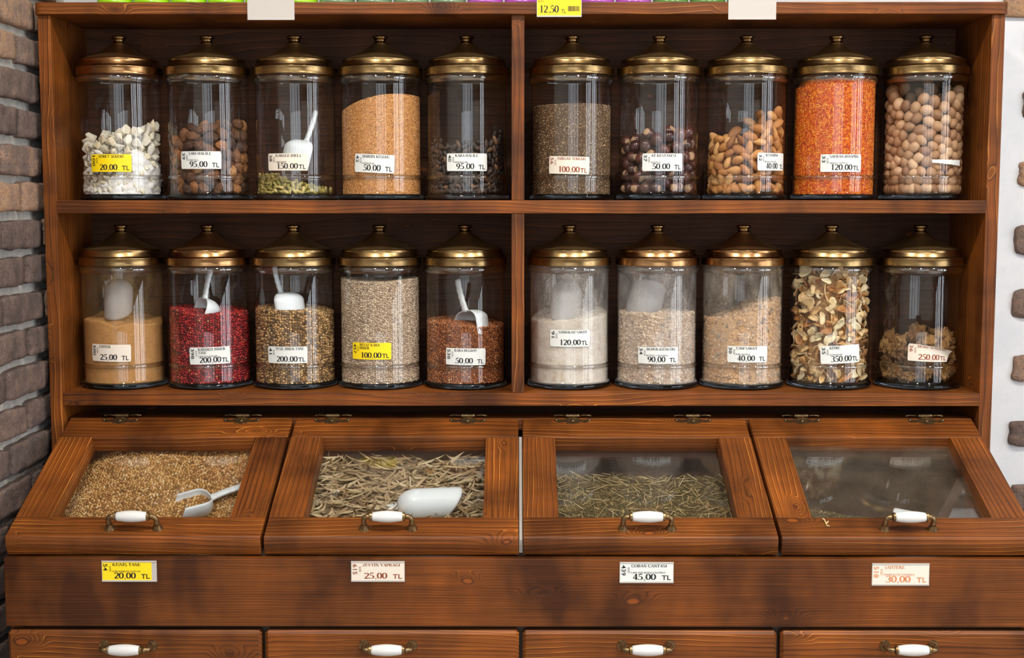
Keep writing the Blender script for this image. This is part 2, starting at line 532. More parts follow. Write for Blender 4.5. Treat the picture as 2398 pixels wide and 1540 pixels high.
for i, (lx, ly) in enumerate(LAMPS):
    bm = bmesh.new()
    me = lathe('lamp_ring', [(0.075, 0.0), (0.095, -0.004), (0.10, 0.0), (0.10, 0.03), (0.075, 0.03), (0.075, 0.0)], 32)
    bm.free()
    tag(obj('ceiling_lamp', me, HOLDER, loc=(lx, ly, 2.80)), 'round recessed ceiling lamp in front of the shelves', 'lamp', 'ceiling lamps')

# ------------------------------------------------------------------ shelf unit
ZT, ZS1, ZS1B, ZS2, ZS2B = Z0 + 0.3399, Z0 + 0.0025, Z0 - 0.0217, Z0 - 0.3576, Z0 - 0.382
HW, WI, DEP = 0.885, 0.861, 0.2022
shelf = tag(empty('shelf_unit', (0, 0, 0.6)), 'tall brown stained wooden shelf unit holding two rows of glass jars', 'shelf unit')
ZB = 0.6


def part(name, mats, parent, fn):
    bm = bmesh.new()
    fn(bm)
    o = obj(name, bm, mats, parent)
    o.location = -parent.matrix_basis.translation if parent.parent is None else (0, 0, 0)
    return o


for s in (-1, 1):
    a, b_ = sorted((s * HW, s * WI))
    part('side_panel', WZ, shelf, lambda bm: box(bm, a, b_, 0, DEP + 0.018, ZB, ZT, 0.0015))
# top board with rounded front corners
def top_board(bm):
    x0, x1, y0, y1, r = -HW - 0.004, HW + 0.004, -0.010, DEP + 0.018, 0.014
    pts = [(x0, y1), (x0, y0 + r)] + [(x0 + r - r * math.cos(a), y0 + r - r * math.sin(a)) for a in (0.4, 0.8, 1.2)] + [(x0 + r, y0), (x1 - r, y0)] + [(x1 - r + r * math.sin(a), y0 + r - r * math.cos(a)) for a in (0.4, 0.8, 1.2)] + [(x1, y0 + r), (x1, y1)]
    prism(bm, pts, 'z', ZT, ZT + 0.0215, 0.0012)
part('top_board', WX, shelf, top_board)
part('shelf_board', WX, shelf, lambda bm: box(bm, -WI, WI, 0.0, DEP, ZS1B, ZS1, 0.0015))
part('shelf_board', WX, shelf, lambda bm: box(bm, -WI, WI, 0.0, DEP, ZS2B, ZS2, 0.0015))
dvx = px_x(1213, 250, 0)
for z0, z1 in ((ZS1, ZT), (ZS2, ZS1B)):
    part('divider', WZ, shelf, lambda bm: box(bm, dvx - 0.0118, dvx + 0.0118, 0.002, DEP, z0, z1, 0.0012))
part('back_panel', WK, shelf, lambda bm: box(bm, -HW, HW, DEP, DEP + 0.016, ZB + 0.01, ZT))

# ------------------------------------------------------------------ bin counter
AY, AZ = 0.017, Z0 - 0.4077               # hinge edge of the lids
EY = Vector((0, 0.9194, 0.3934))          # up the slope
EZ = Vector((0, -0.3934, 0.9194))         # out of the slope
XL = 0.857
NB = 4
PITCHX = 2 * XL / NB
LT = 0.371                                # length of a lid down its slope
TH = 0.033
counter = tag(empty('bin_counter', (0, -0.16, 0)), 'brown wooden counter of four lidded bins above a row of drawers', 'counter')


def slope_z(Y, below=0.0):
    return AZ + (Y - AY) * 0.3934 / 0.9194 - below


def carc(bm, x0, x1):
    d = TH / 0.9194 + 0.001
    pts = [(-0.300, 0.0), (-0.300, slope_z(-0.300, d)), (0.016, slope_z(0.016, d)), (0.016, 0.0)]
    prism(bm, pts, 'x', x0, x1)
for s in (-1, 1):
    a, b_ = sorted((s * (XL - 0.001), s * (XL - 0.019)))
    part('side_panel', WY, counter, lambda bm: carc(bm, a, b_))
for i in (1, 2, 3):
    xx = -XL + i * PITCHX
    part('bin_partition', BIN_IN, counter, lambda bm: carc(bm, xx - 0.008, xx + 0.008))
part('rear_panel', BIN_IN, counter, lambda bm: box(bm, -XL + 0.019, XL - 0.019, 0.000, 0.015, 0.6, AZ - 0.034))
part('bin_floor', BIN_IN, counter, lambda bm: box(bm, -XL + 0.019, XL - 0.019, -0.298, 0.0, Z0 - 0.715, Z0 - 0.70))
part('front_board', WB, counter, lambda bm: box(bm, -XL, XL, -0.322, -0.300, Z0 - 0.7028, Z0 - 0.5868, 0.0022))
part('hinge_rail', WX, counter, lambda bm: box(bm, -XL + 0.002, XL - 0.002, AY + 0.002, AY + 0.06, AZ - 0.024, AZ - 0.0005, 0.002))
part('plinth', WX, counter, lambda bm: box(bm, -XL + 0.02, XL - 0.02, -0.285, -0.27, 0.0, Z0 - 0.72))
# pale edge strip that shows in the gap between the second and third lid
def strip(bm):
    xx = 0.0
    for (ya, yb) in ((-0.305, -0.02),):
        pts = [(ya, slope_z(ya, 0.036)), (ya, slope_z(ya, 0.014)), (yb, slope_z(yb, 0.014)), (yb, slope_z(yb, 0.036))]
        prism(bm, pts, 'x', xx - 0.0028, xx + 0.0028)
part('edge_strip', EDGEW, counter, strip)


def bracket(bm, s, half=0.040, hgt=0.025):
    """One end of a bow handle; base on z = 0, grip along x."""
    for r, z0, z1 in ((0.0092, 0.0, 0.002), (0.0082, 0.002, 0.004), (0.0070, 0.004, 0.006), (0.0058, 0.006, 0.008)):
        m = Matrix.Translation((s * half, 0, (z0 + z1) / 2))
        bmesh.ops.create_cone(bm, cap_ends=True, segments=20, radius1=r, radius2=r * 0.93, depth=z1 - z0, matrix=m)
    pts = [(s * half, 0, 0.006), (s * half, 0, 0.012), (s * half, 0, hgt - 0.007)]
    for a in (0.4, 0.8, 1.2, 1.57):
        pts.append((s * (half - 0.007 + 0.007 * math.cos(a)), 0, hgt - 0.007 + 0.007 * math.sin(a)))
    pts.append((s * 0.0275, 0, hgt))
    tube(bm, pts, [0.0050, 0.0044, 0.0042, 0.0042, 0.0042, 0.0042, 0.0042, 0.0040], 12)
    for r, a0, a1 in ((0.0068, 0.0292, 0.0278), (0.0078, 0.0278, 0.0262), (0.0070, 0.0262, 0.0250)):
        m = Matrix.Translation((s * (a0 + a1) / 2, 0, hgt)) @ Matrix.Rotation(PI / 2, 4, 'Y')
        bmesh.ops.create_cone(bm, cap_ends=True, segments=20, radius1=r, radius2=r, depth=abs(a0 - a1), matrix=m)


_hm = []
for s in (-1, 1):
    bm = bmesh.new(); bracket(bm, s)
    me = bpy.data.meshes.new('handle_bracket'); bm.to_mesh(me); bm.free(); me.materials.append(BRONZE); _hm.append(me)
bm = bmesh.new()
tube(bm, [(x, 0, 0.025) for x in np.linspace(-0.0255, 0.0255, 17)], [0.0066 + 0.0032 * math.cos(PI / 2 * x / 0.0265) ** 0.8 for x in np.linspace(-0.0255, 0.0255, 17)], 24)
GRIP = bpy.data.meshes.new('handle_grip'); bm.to_mesh(GRIP); bm.free(); GRIP.materials.append(PORC)


def handle(parent, m4):
    for me in _hm:
        o = obj('handle_bracket', me, parent=parent, mat4=m4)
        o['label'] = 'dark bronze bracket of the handle'
    o = obj('handle_grip', GRIP, parent=parent, mat4=m4)
    o['label'] = 'white porcelain grip of the handle'


# hinge: barrel of three knuckles, scroll plate on the lid, two thin arms behind
bm = bmesh.new()
for x0, x1, r in ((-0.0125, -0.0045, 0.0036), (-0.0043, 0.0043, 0.0034), (0.0045, 0.0125, 0.0036)):
    bmesh.ops.create_cone(bm, cap_ends=True, segments=16, radius1=r, radius2=r, depth=x1 - x0, matrix=Matrix.Translation(((x0 + x1) / 2, 0.003, 0.0034)) @ Matrix.Rotation(PI / 2, 4, 'Y'))
half = [(0.0, -0.0008), (0.006, -0.0010), (0.010, -0.004), (0.015, -0.0085), (0.021, -0.0105), (0.0265, -0.0085), (0.029, -0.0045), (0.0325, -0.0045), (0.0345, -0.0085), (0.0325, -0.0135), (0.027, -0.0165), (0.020, -0.0168), (0.014, -0.0150), (0.0115, -0.0165), (0.0125, -0.0200), (0.009, -0.0218), (0.006, -0.0190), (0.0045, -0.0212), (0.0, -0.0235)]
out = [(x, y * 0.95) for x, y in half] + [(-x, y * 0.95) for x, y in half[-2:0:-1]]
prism(bm, out, 'z', 0.0, 0.0016)
for x, y in ((0.031, -0.009), (-0.031, -0.009), (0.0, -0.012)):
    bmesh.ops.create_uvsphere(bm, u_segments=12, v_segments=6, radius=0.0026, matrix=Matrix.Translation((x, y, 0.0016)) @ Matrix.Diagonal((1, 1, 0.6, 1)))
for s in (-1, 1):
    tube(bm, [(s * 0.012, 0.006, 0.001), (s * 0.024, 0.0085, 0.001), (s * 0.033, 0.0075, 0.001)], [0.002, 0.0013, 0.002], 8)
    bmesh.ops.create_uvsphere(bm, u_segments=10, v_segments=6, radius=0.003, matrix=Matrix.Translation((s * 0.033, 0.0078, 0.001)) @ Matrix.Diagonal((1, 1, 0.5, 1)))
HINGE = bpy.data.meshes.new('hinge'); bm.to_mesh(HINGE); bm.free(); HINGE.materials.append(BRONZE)

HINGE_PX = [(285, 568), (779, 1096), (1341, 1622), (1876, 2166)]
HAND_PX = [313, 909, 1515, 2127]
DHAND_PX = [301, 909, 1513, 2128]
SLOPE = Matrix(((1, 0, 0, 0), (0, EY.y, EZ.y, 0), (0, EY.z, EZ.z, 0), (0, 0, 0, 1)))


def lid_to_world(x, tt, up=0.0):
    return Vector((x, AY, AZ)) - EY * tt + EZ * up


lids = []
for i in range(NB):
    x0, x1 = -XL + i * PITCHX + 0.0028, -XL + (i + 1) * PITCHX - 0.0028
    if i == 1:
        x1 -= 0.001
    if i == 2:
        x0 += 0.001
    w = x1 - x0
    org = Vector((x0, AY, AZ))
    m4 = Matrix.Translation(org - Vector(counter.location)) @ SLOPE
    bm = bmesh.new()
    st, tr_, br = 0.060, 0.066, 0.060
    bt = 0.0035
    box(bm, 0, w, -tr_, 0, -TH, 0, 0.004, 0, 3)
    box(bm, 0, st, -(LT - br), -tr_, -TH, -0.0002, 0.0008, 1)
    box(bm, w - st, w, -(LT - br), -tr_, -TH, -0.0002, 0.0008, 1)
    # the front rail has a wide chamfer along its front edge
    pts = [(-(LT - br), 0.0), (-(LT - br), -TH), (-LT, -TH), (-LT, -0.0115), (-LT + 0.004, -0.002), (-LT + 0.007, 0.0)]
    prism(bm, pts, 'x', 0, w, 0.0018)
    lid = obj('bin_lid', bm, [WX, WY], counter, mat4=m4)
    lids.append((x0, x1, org))
    bm = bmesh.new()
    box(bm, st - 0.004, w - st + 0.004, -(LT - br) - 0.004, -tr_ + 0.004, -0.0225, -0.0195)
    o = obj('glass_pane', bm, PANED if i == 3 else PANE, lid)
    o['label'] = 'clear glass pane of the bin lid'
    for hp in HINGE_PX[i]:
        hx = px_x(hp, 980, AY) - x0
        o = obj('hinge', HINGE, parent=lid, mat4=Matrix.Translation((hx, 0.0, 0.0002)))
        o['label'] = 'ornate dark bronze hinge'
    tt = 0.343
    hx = px_x(HAND_PX[i], 1240, AY - 0.9194 * tt) - x0
    handle(lid, Matrix.Translation((hx, -tt, -0.0002)))
for i in range(NB):
    x0, x1 = -XL + i * PITCHX + 0.003, -XL + (i + 1) * PITCHX - 0.003
    zt = Z0 - 0.7095
    dr = part('drawer', [WX], counter, lambda bm: (box(bm, x0, x1, -0.324, -0.302, zt - 0.205, zt, 0.005, 0, 1), box(bm, x0 + 0.02, x1 - 0.02, -0.302, -0.02, zt - 0.19, zt - 0.02)))
    hx = px_x(DHAND_PX[i], 1510, -0.324)
    hz = ray(DHAND_PX[i], 1510, -0.324).z
    m = Matrix.Translation(Vector((hx, -0.3238, hz))) @ Matrix.Rotation(PI / 2, 4, 'X')
    handle(dr, m)
for j, z1 in enumerate((Z0 - 0.922, Z0 - 1.13)):
    for i in range(NB):
        x0, x1 = -XL + i * PITCHX + 0.003, -XL + (i + 1) * PITCHX - 0.003
        part('drawer', [WX], counter, lambda bm: box(bm, x0, x1, -0.324, -0.302, z1 - 0.2, z1, 0.005, 0, 1))

# ------------------------------------------------------------------ lettering: a thick-and-thin serif face drawn with strokes
def arc(cx, cy, rx, ry, a0, a1, n=14):
    return [(cx + rx * math.cos(math.radians(a0 + (a1 - a0) * k / n)), cy + ry * math.sin(math.radians(a0 + (a1 - a0) * k / n))) for k in range(n + 1)]


def T(c):
    """Strokes of a capital or figure, height 1: (points, forced thickness or None); then serif feet (x, y); then the width."""
    V = lambda x: ([(x, 0), (x, 1)], None)
    if c in 'ÇŞĞİÖÜ':
        st, sf, w = T({'Ç': 'C', 'Ş': 'S', 'Ğ': 'G', 'İ': 'I', 'Ö': 'O', 'Ü': 'U'}[c])
        st, m = list(st), w / 2
        if c in 'ÇŞ':
            st.append((arc(m, -0.15, 0.07, 0.09, 100, -120, 6), 0.05))
        elif c == 'Ğ':
            st.append((arc(m, 1.2, 0.13, 0.1, 200, 340, 6), 0.05))
        elif c == 'İ':
            st.append(([(m, 1.08), (m, 1.2)], 0.13))
        else:
            st += [([(m - 0.13, 1.08), (m - 0.13, 1.2)], 0.11), ([(m + 0.13, 1.08), (m + 0.13, 1.2)], 0.11)]
        return st, sf, w
    G = {
        '0': ([(arc(.25, .5, .2, .47, 0, 360, 28), None)], [], .5),
        '1': ([V(.27), ([(.10, .86), (.27, .97)], .05)], [(.27, 0)], .5),
        '2': ([(arc(.24, .70, .19, .27, 160, -30, 14) + [(.06, .06)], None), ([(.05, .06), (.46, .06)], .13)], [], .5),
        '3': ([(arc(.22, .73, .19, .24, 150, -90, 14), None), (arc(.20, .26, .23, .25, 90, -150, 14), None)], [], .5),
        '4': ([V(.34), ([(.34, .97), (.03, .30)], .06), ([(.02, .29), (.48, .29)], .1)], [], .5),
        '5': ([([(.13, .94), (.45, .94)], .13), ([(.13, .96), (.10, .55)], .06), (arc(.19, .30, .25, .28, 105, -150, 14), None)], [], .5),
        '6': ([(arc(.26, .30, .19, .28, 0, 360, 20), None), (arc(.47, .32, .40, .64, 180, 95, 10), None)], [], .5),
        '7': ([([(.05, .92), (.46, .92)], .14), ([(.44, .95), (.19, 0)], .11)], [], .5),
        '8': ([(arc(.25, .74, .17, .23, 0, 360, 20), None), (arc(.25, .26, .20, .25, 0, 360, 20), None)], [], .5),
        '9': ([(arc(.24, .68, .19, .28, 0, 360, 20), None), (arc(.03, .66, .40, .64, 0, -85, 10), None)], [], .5),
        ',': ([([(.12, .08), (.12, .02)], .16), (arc(.08, .02, .10, .18, 10, -70, 5), .05)], [], .25),
        '.': ([([(.12, .0), (.12, .12)], .14)], [], .25),
        '(': ([(arc(.38, .4, .28, .72, 125, 235, 12), None)], [], .33),
        ')': ([(arc(-.05, .4, .28, .72, 55, -55, 12), None)], [], .33),
        '?': ([], [], .4),
        'A': ([([(.06, 0), (.36, 1)], .06), ([(.36, 1), (.64, 0)], .15), ([(.18, .33), (.52, .33)], .06)], [(.06, 0), (.64, 0)], .72),
        'B': ([V(.14), ([(.14, .97), (.36, .97)], .06), (arc(.34, .74, .18, .23, 90, -90), None), ([(.14, .51), (.36, .51)], .06), (arc(.36, .27, .22, .25, 90, -90), None), ([(.08, .03), (.36, .03)], .06)], [(.14, 0), (.14, 1)], .66),
        'C': ([(arc(.40, .5, .32, .48, 45, 318, 22), None), ([(.63, .98), (.63, .68)], .05)], [], .7),
        'D': ([V(.14), ([(.14, .97), (.32, .97)], .06), (arc(.30, .5, .34, .47, 90, -90), None), ([(.14, .03), (.32, .03)], .06)], [(.14, 0), (.14, 1)], .72),
        'E': ([V(.14), ([(.14, .97), (.58, .97)], .06), ([(.14, .51), (.44, .51)], .06), ([(.14, .03), (.60, .03)], .06), ([(.58, 1), (.58, .76)], .05), ([(.60, 0), (.60, .26)], .05), ([(.44, .62), (.44, .40)], .05)], [(.14, 0), (.14, 1)], .66),
        'F': ([V(.14), ([(.14, .97), (.56, .97)], .06), ([(.14, .51), (.42, .51)], .06), ([(.56, 1), (.56, .74)], .05), ([(.42, .62), (.42, .40)], .05)], [(.14, 0), (.14, 1)], .6),
        'G': ([(arc(.40, .5, .32, .48, 45, 320, 22), None), ([(.63, .98), (.63, .70)], .05), ([(.62, .05), (.62, .42)], .15)], [(.62, .42)], .76),
        'H': ([V(.14), V(.60), ([(.14, .52), (.60, .52)], .06)], [(.14, 0), (.14, 1), (.60, 0), (.60, 1)], .75),
        'I': ([V(.18)], [(.18, 0), (.18, 1)], .37),
        'K': ([V(.14), ([(.16, .42), (.58, 1)], .06), ([(.30, .60), (.64, 0)], .15)], [(.14, 0), (.14, 1), (.58, 1), (.64, 0)], .74),
        'L': ([V(.14), ([(.14, .03), (.60, .03)], .06), ([(.60, 0), (.60, .28)], .05)], [(.14, 0), (.14, 1)], .65),
        'M': ([([(.10, 0), (.10, 1)], .06), ([(.12, 1), (.45, .05)], .15), ([(.45, .05), (.76, 1)], .06), ([(.78, 0), (.78, 1)], .15)], [(.10, 0), (.78, 0), (.10, 1), (.78, 1)], .92),
        'N': ([([(.12, 0), (.12, 1)], .06), ([(.12, 1), (.62, 0)], .15), ([(.62, 0), (.62, 1)], .06)], [(.12, 0), (.62, 1), (.12, 1)], .74),
        'O': ([(arc(.39, .5, .31, .47, 0, 360, 28), None)], [], .78),
        'P': ([V(.14), ([(.14, .97), (.34, .97)], .06), (arc(.32, .72, .22, .25, 90, -90), None), ([(.14, .47), (.34, .47)], .06)], [(.14, 0), (.14, 1)], .6),
        'R': ([V(.14), ([(.14, .97), (.34, .97)], .06), (arc(.32, .73, .21, .24, 90, -90), None), ([(.14, .49), (.34, .49)], .06), ([(.33, .49), (.66, 0)], .15)], [(.14, 0), (.14, 1), (.66, 0)], .72),
        'S': ([(arc(.28, .74, .18, .24, 40, 250, 14) + arc(.27, .26, .20, .24, 75, -140, 14), None)], [(.46, .86), (.08, .14)][:0], .55),
        'T': ([V(.33), ([(.04, .96), (.62, .96)], .07), ([(.05, 1), (.05, .74)], .05), ([(.61, 1), (.61, .74)], .05)], [(.33, 0)], .66),
        'U': ([([(.14, 1), (.14, .30)], .15), (arc(.37, .30, .23, .28, 180, 360, 12), None), ([(.60, .30), (.60, 1)], .06)], [(.14, 1), (.60, 1)], .74),
        'V': ([([(.08, 1), (.36, 0)], .15), ([(.36, 0), (.64, 1)], .06)], [(.08, 1), (.64, 1)], .72),
        'W': ([([(.06, 1), (.28, 0)], .14), ([(.28, 0), (.48, 1)], .06), ([(.48, 1), (.70, 0)], .14), ([(.70, 0), (.92, 1)], .06)], [(.06, 1), (.92, 1)], .98),
        'X': ([([(.08, 1), (.62, 0)], .15), ([(.08, 0), (.60, 1)], .06)], [(.08, 1), (.62, 0)], .7),
        'Y': ([([(.35, 0), (.35, .45)], .15), ([(.06, 1), (.35, .45)], .15), ([(.35, .45), (.62, 1)], .06)], [(.06, 1), (.62, 1), (.35, 0)], .7),
        'Z': ([([(.06, .96), (.56, .96)], .07), ([(.54, .97), (.07, .03)], .15), ([(.05, .04), (.58, .04)], .07)], [], .62),
        ' ': ([], [], .3),
    }
    return G[c]


def serif(text, x, y, h, width=None, bold=1.0):
    """Quads (lists of four 2-D points) of a line of serif lettering; baseline at y, scaled to the width when one is given."""
    quads, cx = [], 0.0
    for c in text:
        st, sf, w = T(c)
        for pts, forced in st:
            n = len(pts)
            L, R_ = [], []
            closed = n > 4 and abs(pts[0][0] - pts[-1][0]) + abs(pts[0][1] - pts[-1][1]) < 1e-6
            for k, p in enumerate(pts):
                a, b2 = pts[max(k - 1, 0)], pts[min(k + 1, n - 1)]
                if closed and k in (0, n - 1):
                    a, b2 = pts[-2], pts[1]
                dx, dy = b2[0] - a[0], b2[1] - a[1]
                l = math.hypot(dx, dy) or 1.0
                dx, dy = dx / l, dy / l
                th = forced if forced is not None else 0.055 + 0.105 * dy * dy
                th *= bold
                L.append((p[0] - dy * th / 2, p[1] + dx * th / 2))
                R_.append((p[0] + dy * th / 2, p[1] - dx * th / 2))
            for k in range(n - 1):
                quads.append([(q[0] + cx, q[1]) for q in (L[k], R_[k], R_[k + 1], L[k + 1])])
        for sx, sy in sf:
            y0, y1 = (sy, sy + 0.045) if sy < 0.5 else (sy - 0.045, sy)
            quads.append([(cx + sx - 0.15, y0), (cx + sx + 0.15, y0), (cx + sx + 0.15, y1), (cx + sx - 0.15, y1)])
        cx += w + 0.03
    k = h if width is None else width / max(cx, 1e-6)
    return [[(x + q[0] * k, y + q[1] * h) for q in quad] for quad in quads]


_sans = {}


def sans(text, x, y, h, width=None, bold=0.0, down=False):
    """Faces of a line of plain sans lettering from the built-in font; down: turned to read from top to bottom."""
    key = (text, bold)
    if key not in _sans:
        cu = bpy.data.curves.new('lettering', 'FONT')
        cu.body = text
        cu.offset = bold
        cu.resolution_u = 3
        o = bpy.data.objects.new('lettering', cu)
        me = bpy.data.meshes.new_from_object(o)
        v = [(p.co.x, p.co.y) for p in me.vertices]
        f = [tuple(q.vertices) for q in me.polygons]
        bpy.data.objects.remove(o)
        bpy.data.curves.remove(cu)
        bpy.data.meshes.remove(me)
        _sans[key] = (v, f)
    v, f = _sans[key]
    x0, x1 = min(p[0] for p in v), max(p[0] for p in v)
    y0, y1 = min(p[1] for p in v), max(p[1] for p in v)
    ky = h / (y1 - y0)
    kx = ky if width is None else width / (x1 - x0)
    if down:
        P = [(x + (p[1] - y0) * ky, y - (p[0] - x0) * kx) for p in v]
    else:
        P = [(x + (p[0] - x0) * kx, y + (p[1] - y0) * ky) for p in v]
    return [[P[i] for i in q] for q in f]


def label_faces(w, h, code, titles, sub, price, wide_sub=0.36):
    q = []
    X = lambda a: (a - 0.5) * w
    Y = lambda a: (a - 0.5) * h
    if code:
        n = len(code)
        q += sans(code, X(0.022), Y(0.92), 0.085 * w, 0.195 * h * n, 0.012, down=True)
        q += sans('KOD', X(0.14), Y(0.78), 0.042 * w, 0.30 * h, 0.0, down=True)
    for k, tl in enumerate(titles):
        q += serif(tl, X(0.21), Y(0.80 - 0.19 * k), 0.15 * h, min(0.052 * len(tl), 0.72) * w, 1.1)
    if sub:
        q += serif(sub, X(0.20), Y(0.455 if len(titles) == 1 else 0.43), 0.085 * h, min(0.032 * len(sub), 0.66) * w, 1.0)
    num = price
    long_ = len(num) > 5
    q += serif(num, X(0.24), Y(0.10), 0.33 * h, (0.53 if long_ else 0.44) * w, 1.05)
    q += sans('TL', X(0.785), Y(0.09), 0.26 * h, 0.175 * w, 0.015)
    return q


def ink_mesh(name, quads, fn):
    v, f = [], []
    for q in quads:
        b0 = len(v)
        v += [fn(*p) for p in q]
        f.append(tuple(range(b0, b0 + len(q))))
    return mesh_np(name, v, f, False)


def sheet(name, w, h, fn, nx=14, ny=3, ragged=0.0, curl=None):
    v, f = [], []
    for j in range(ny + 1):
        for i in range(nx + 1):
            x, y = (i / nx - 0.5) * w, (j / ny - 0.5) * h
            if ragged and i in (0, nx) and 0 < j < ny:
                x += (1 if i == nx else -1) * ragged
            v.append(fn(x, y))
    for j in range(ny):
        for i in range(nx):
            a = j * (nx + 1) + i
            f.append((a, a + 1, a + nx + 2, a + nx + 1))
    return mesh_np(name, v, f, True)


# ------------------------------------------------------------------ jars
RG = 0.0765                                # outside of the jar wall
RIN = 0.0738                               # what the contents may fill
JH = 0.2425
body_prof = [(0.0800, 0.0105), (0.0772, 0.0135), (RG, 0.0165), (RG, 0.2165), (0.0772, 0.2195), (0.0782, 0.2225), (0.0785, 0.2335), (0.0795, 0.2355), (0.0800, 0.2385), (0.0800, JH)]
rib_prof = [(0.0766, 0.0385), (0.0780, 0.0395), (0.0793, 0.0412), (0.0798, 0.0432), (0.0795, 0.0452), (0.0781, 0.0472), (0.0766, 0.0482), (0.0766, 0.0385)]
neck_prof = [(0.0778, 0.2215), (0.0795, 0.2235), (0.0811, 0.2265), (0.0814, 0.2290), (0.0807, 0.2318), (0.0793, 0.2338), (0.0787, 0.2340), (0.0787, 0.2225), (0.0778, 0.2215)]
foot_prof = [(0.0, 0.0), (0.0770, 0.0), (0.0800, 0.0015), (0.0812, 0.004), (0.0812, 0.0075), (0.0798, 0.0105), (0.074, 0.0112), (0.0, 0.0112)]
lid_prof = [(0.0802, 0.2358), (0.0815, 0.2356), (0.0819, 0.2366), (0.0815, 0.2382), (0.0813, 0.2392), (0.0813, 0.2488), (0.0818, 0.2497), (0.0812, 0.2508), (0.0786, 0.2513), (0.0774, 0.2520), (0.0764, 0.2542), (0.0750, 0.2572), (0.0738, 0.2604), (0.0729, 0.2632), (0.0734, 0.2643), (0.0733, 0.2653), (0.0720, 0.2662), (0.0700, 0.2672), (0.062, 0.2700), (0.050, 0.2747), (0.038, 0.2805), (0.028, 0.2868), (0.020, 0.2925), (0.0150, 0.2965), (0.0132, 0.2985)]
knob_prof = [(0.0140, 0.2960), (0.0146, 0.2972), (0.0138, 0.2988), (0.0118, 0.2998), (0.0105, 0.3020), (0.0108, 0.3050), (0.0125, 0.3068), (0.0142, 0.3082), (0.0144, 0.3100), (0.0138, 0.3115), (0.0115, 0.3126), (0.0, 0.3130)]
BODY = {}


def body_mesh(mat):
    if mat.name not in BODY:
        me = lathe('glass_body', body_prof, 72)
        me.materials.append(mat)
        BODY[mat.name] = me
    return BODY[mat.name]


FOOTM = lathe('glass_foot', foot_prof, 72); FOOTM.materials.append(FOOT)
RIBM = lathe('glass_rib', rib_prof, 72); RIBM.materials.append(RIBG)
NECKM = lathe('glass_neck', neck_prof, 72); NECKM.materials.append(RIBG)
LIDM = lathe('lid', lid_prof, 72); LIDM.materials.append(BRASS)
LIDM2 = LIDM.copy(); LIDM2.materials.clear(); LIDM2.materials.append(BRASS2)
KNOBM = lathe('knob', knob_prof, 40); KNOBM.materials.append(BRASS)
JY = 0.112                                 # middle of the jars behind the shelf front

JARS = []
DUSTY = {('L', 0): glass_mat('dusty_ochre_glass', 0.22, (0.42, 0.27, 0.12)), ('L', 5): glass_mat('powdery_glass', 0.36, (0.62, 0.58, 0.54)),
         ('L', 6): glass_mat('hazy_glass', 0.34, (0.60, 0.56, 0.53)), ('L', 7): glass_mat('scuffed_glass', 0.28, (0.55, 0.48, 0.40), 16.0)}
NAMES_U = ['lumps of white rock sugar', 'wrinkled brown dried fruits', 'a low layer of green cardamom pods', 'fine golden brown seeds heaped high', 'black wrinkled dried fruits', 'fine grey brown seeds', 'dark horse chestnuts', 'almonds in a sloping heap', 'bright orange safflower petals', 'nutmegs up to the lid']
NAMES_L = ['ochre herb powder', 'red peppercorns', 'brown green peppercorns', 'white peppercorns', 'red brown buckwheat', 'white resin powder', 'pale incense granules', 'sandy pine resin crumbs', 'cream gum flakes up to the lid', 'ragged brown sponge pieces']
UX = [289, 493, 695, 893.5, 1094, 1338, 1541, 1743, 1950, 2158]
LX = [292, 494, 693, 892, 1090, 1332, 1536, 1735, 1939, 2145]
# px box of the label, paper, code, titles, subtitle, price, tilt in degrees
LAB_U = [(209, 361, 306, 402, YELLOW, '100', ['NÖBET ŞEKERİ'], '', '20,00', 0), (420, 354, 517, 395, PAPER, '39', ['SARI HALİLE'], 'FURUCTUS', '95,00', 0),
         (623, 359, 721, 399, CREAM, '38', ['KAKULE (HEL)'], 'CARDAMONE', '150,00', 0), (827, 361, 923, 404, PAPER, '42', ['MARDİN KÜŞÜDÜ'], 'ASTERACEAE', '50,00', -2.5),
         (1045, 359, 1142, 400, PAPER, '40', ['KARA HALİLE'], 'MYROBALANİ', '95,00', 0), (1283, 366, 1381, 407, CREAM, '56', ['ISIRGAN TOHUMU'], '', '100,00', -1.5),
         (1504, 359, 1601, 400, PAPER, '37', ['AT KESTANESİ'], 'AESCULUS', '50,00', 0), (1772, 358, 1850, 399, PAPER, '32', ['ACI BADEM'], 'PRUNUS DULCİS', '40,00', 0),
         (1921, 361, 2021, 402, PAPER, '33', ['SAFRAN (HASPİR)'], 'CROCUS SATİVUS', '120,00', 0), None]
LAB_L = [(211, 806, 304, 847, CREAM, '500', ['ZAHTER'], '', '25,00', -1), (442, 812, 542, 853, PAPER, '398', ['KIRMIZI BİBER', 'TANE'], 'CAPSİCUM ANNUUM', '200,00', 1),
         (624, 811, 719, 851, PAPER, '41', ['YEŞİL BİBER TANE'], '', '200,00', 0), (822, 802, 914, 842, YELLOW, '457', ['BEYAZ KARA', 'BİBER'], '', '100,00', 0),
         (1043, 815, 1139, 855, PAPER, '538', ['KARA BUGDAY'], '', '50,00', -1), (1287, 772, 1383, 812, PAPER, '91', ['SANDALOZ SAKIZI'], '', '120,00', 0),
         (1491, 812, 1592, 852, PAPER, '34', ['BUHUR (GÜNLÜK)'], 'BOSWELLA BURSERAS', '90,00', 0), (1703, 810, 1800, 849, PAPER, '30', ['ÇAM SAKIZI'], 'POİK REGİNA', '40,00', 0),
         (1923, 808, 2018, 851, PAPER, '35', ['KİTRE'], 'GEVENOTZAM', '350,00', 2.5), (2124, 806, 2228, 847, CREAM, '36', ['DENİZ SÜNGERİ'], '', '250,00', -2)]
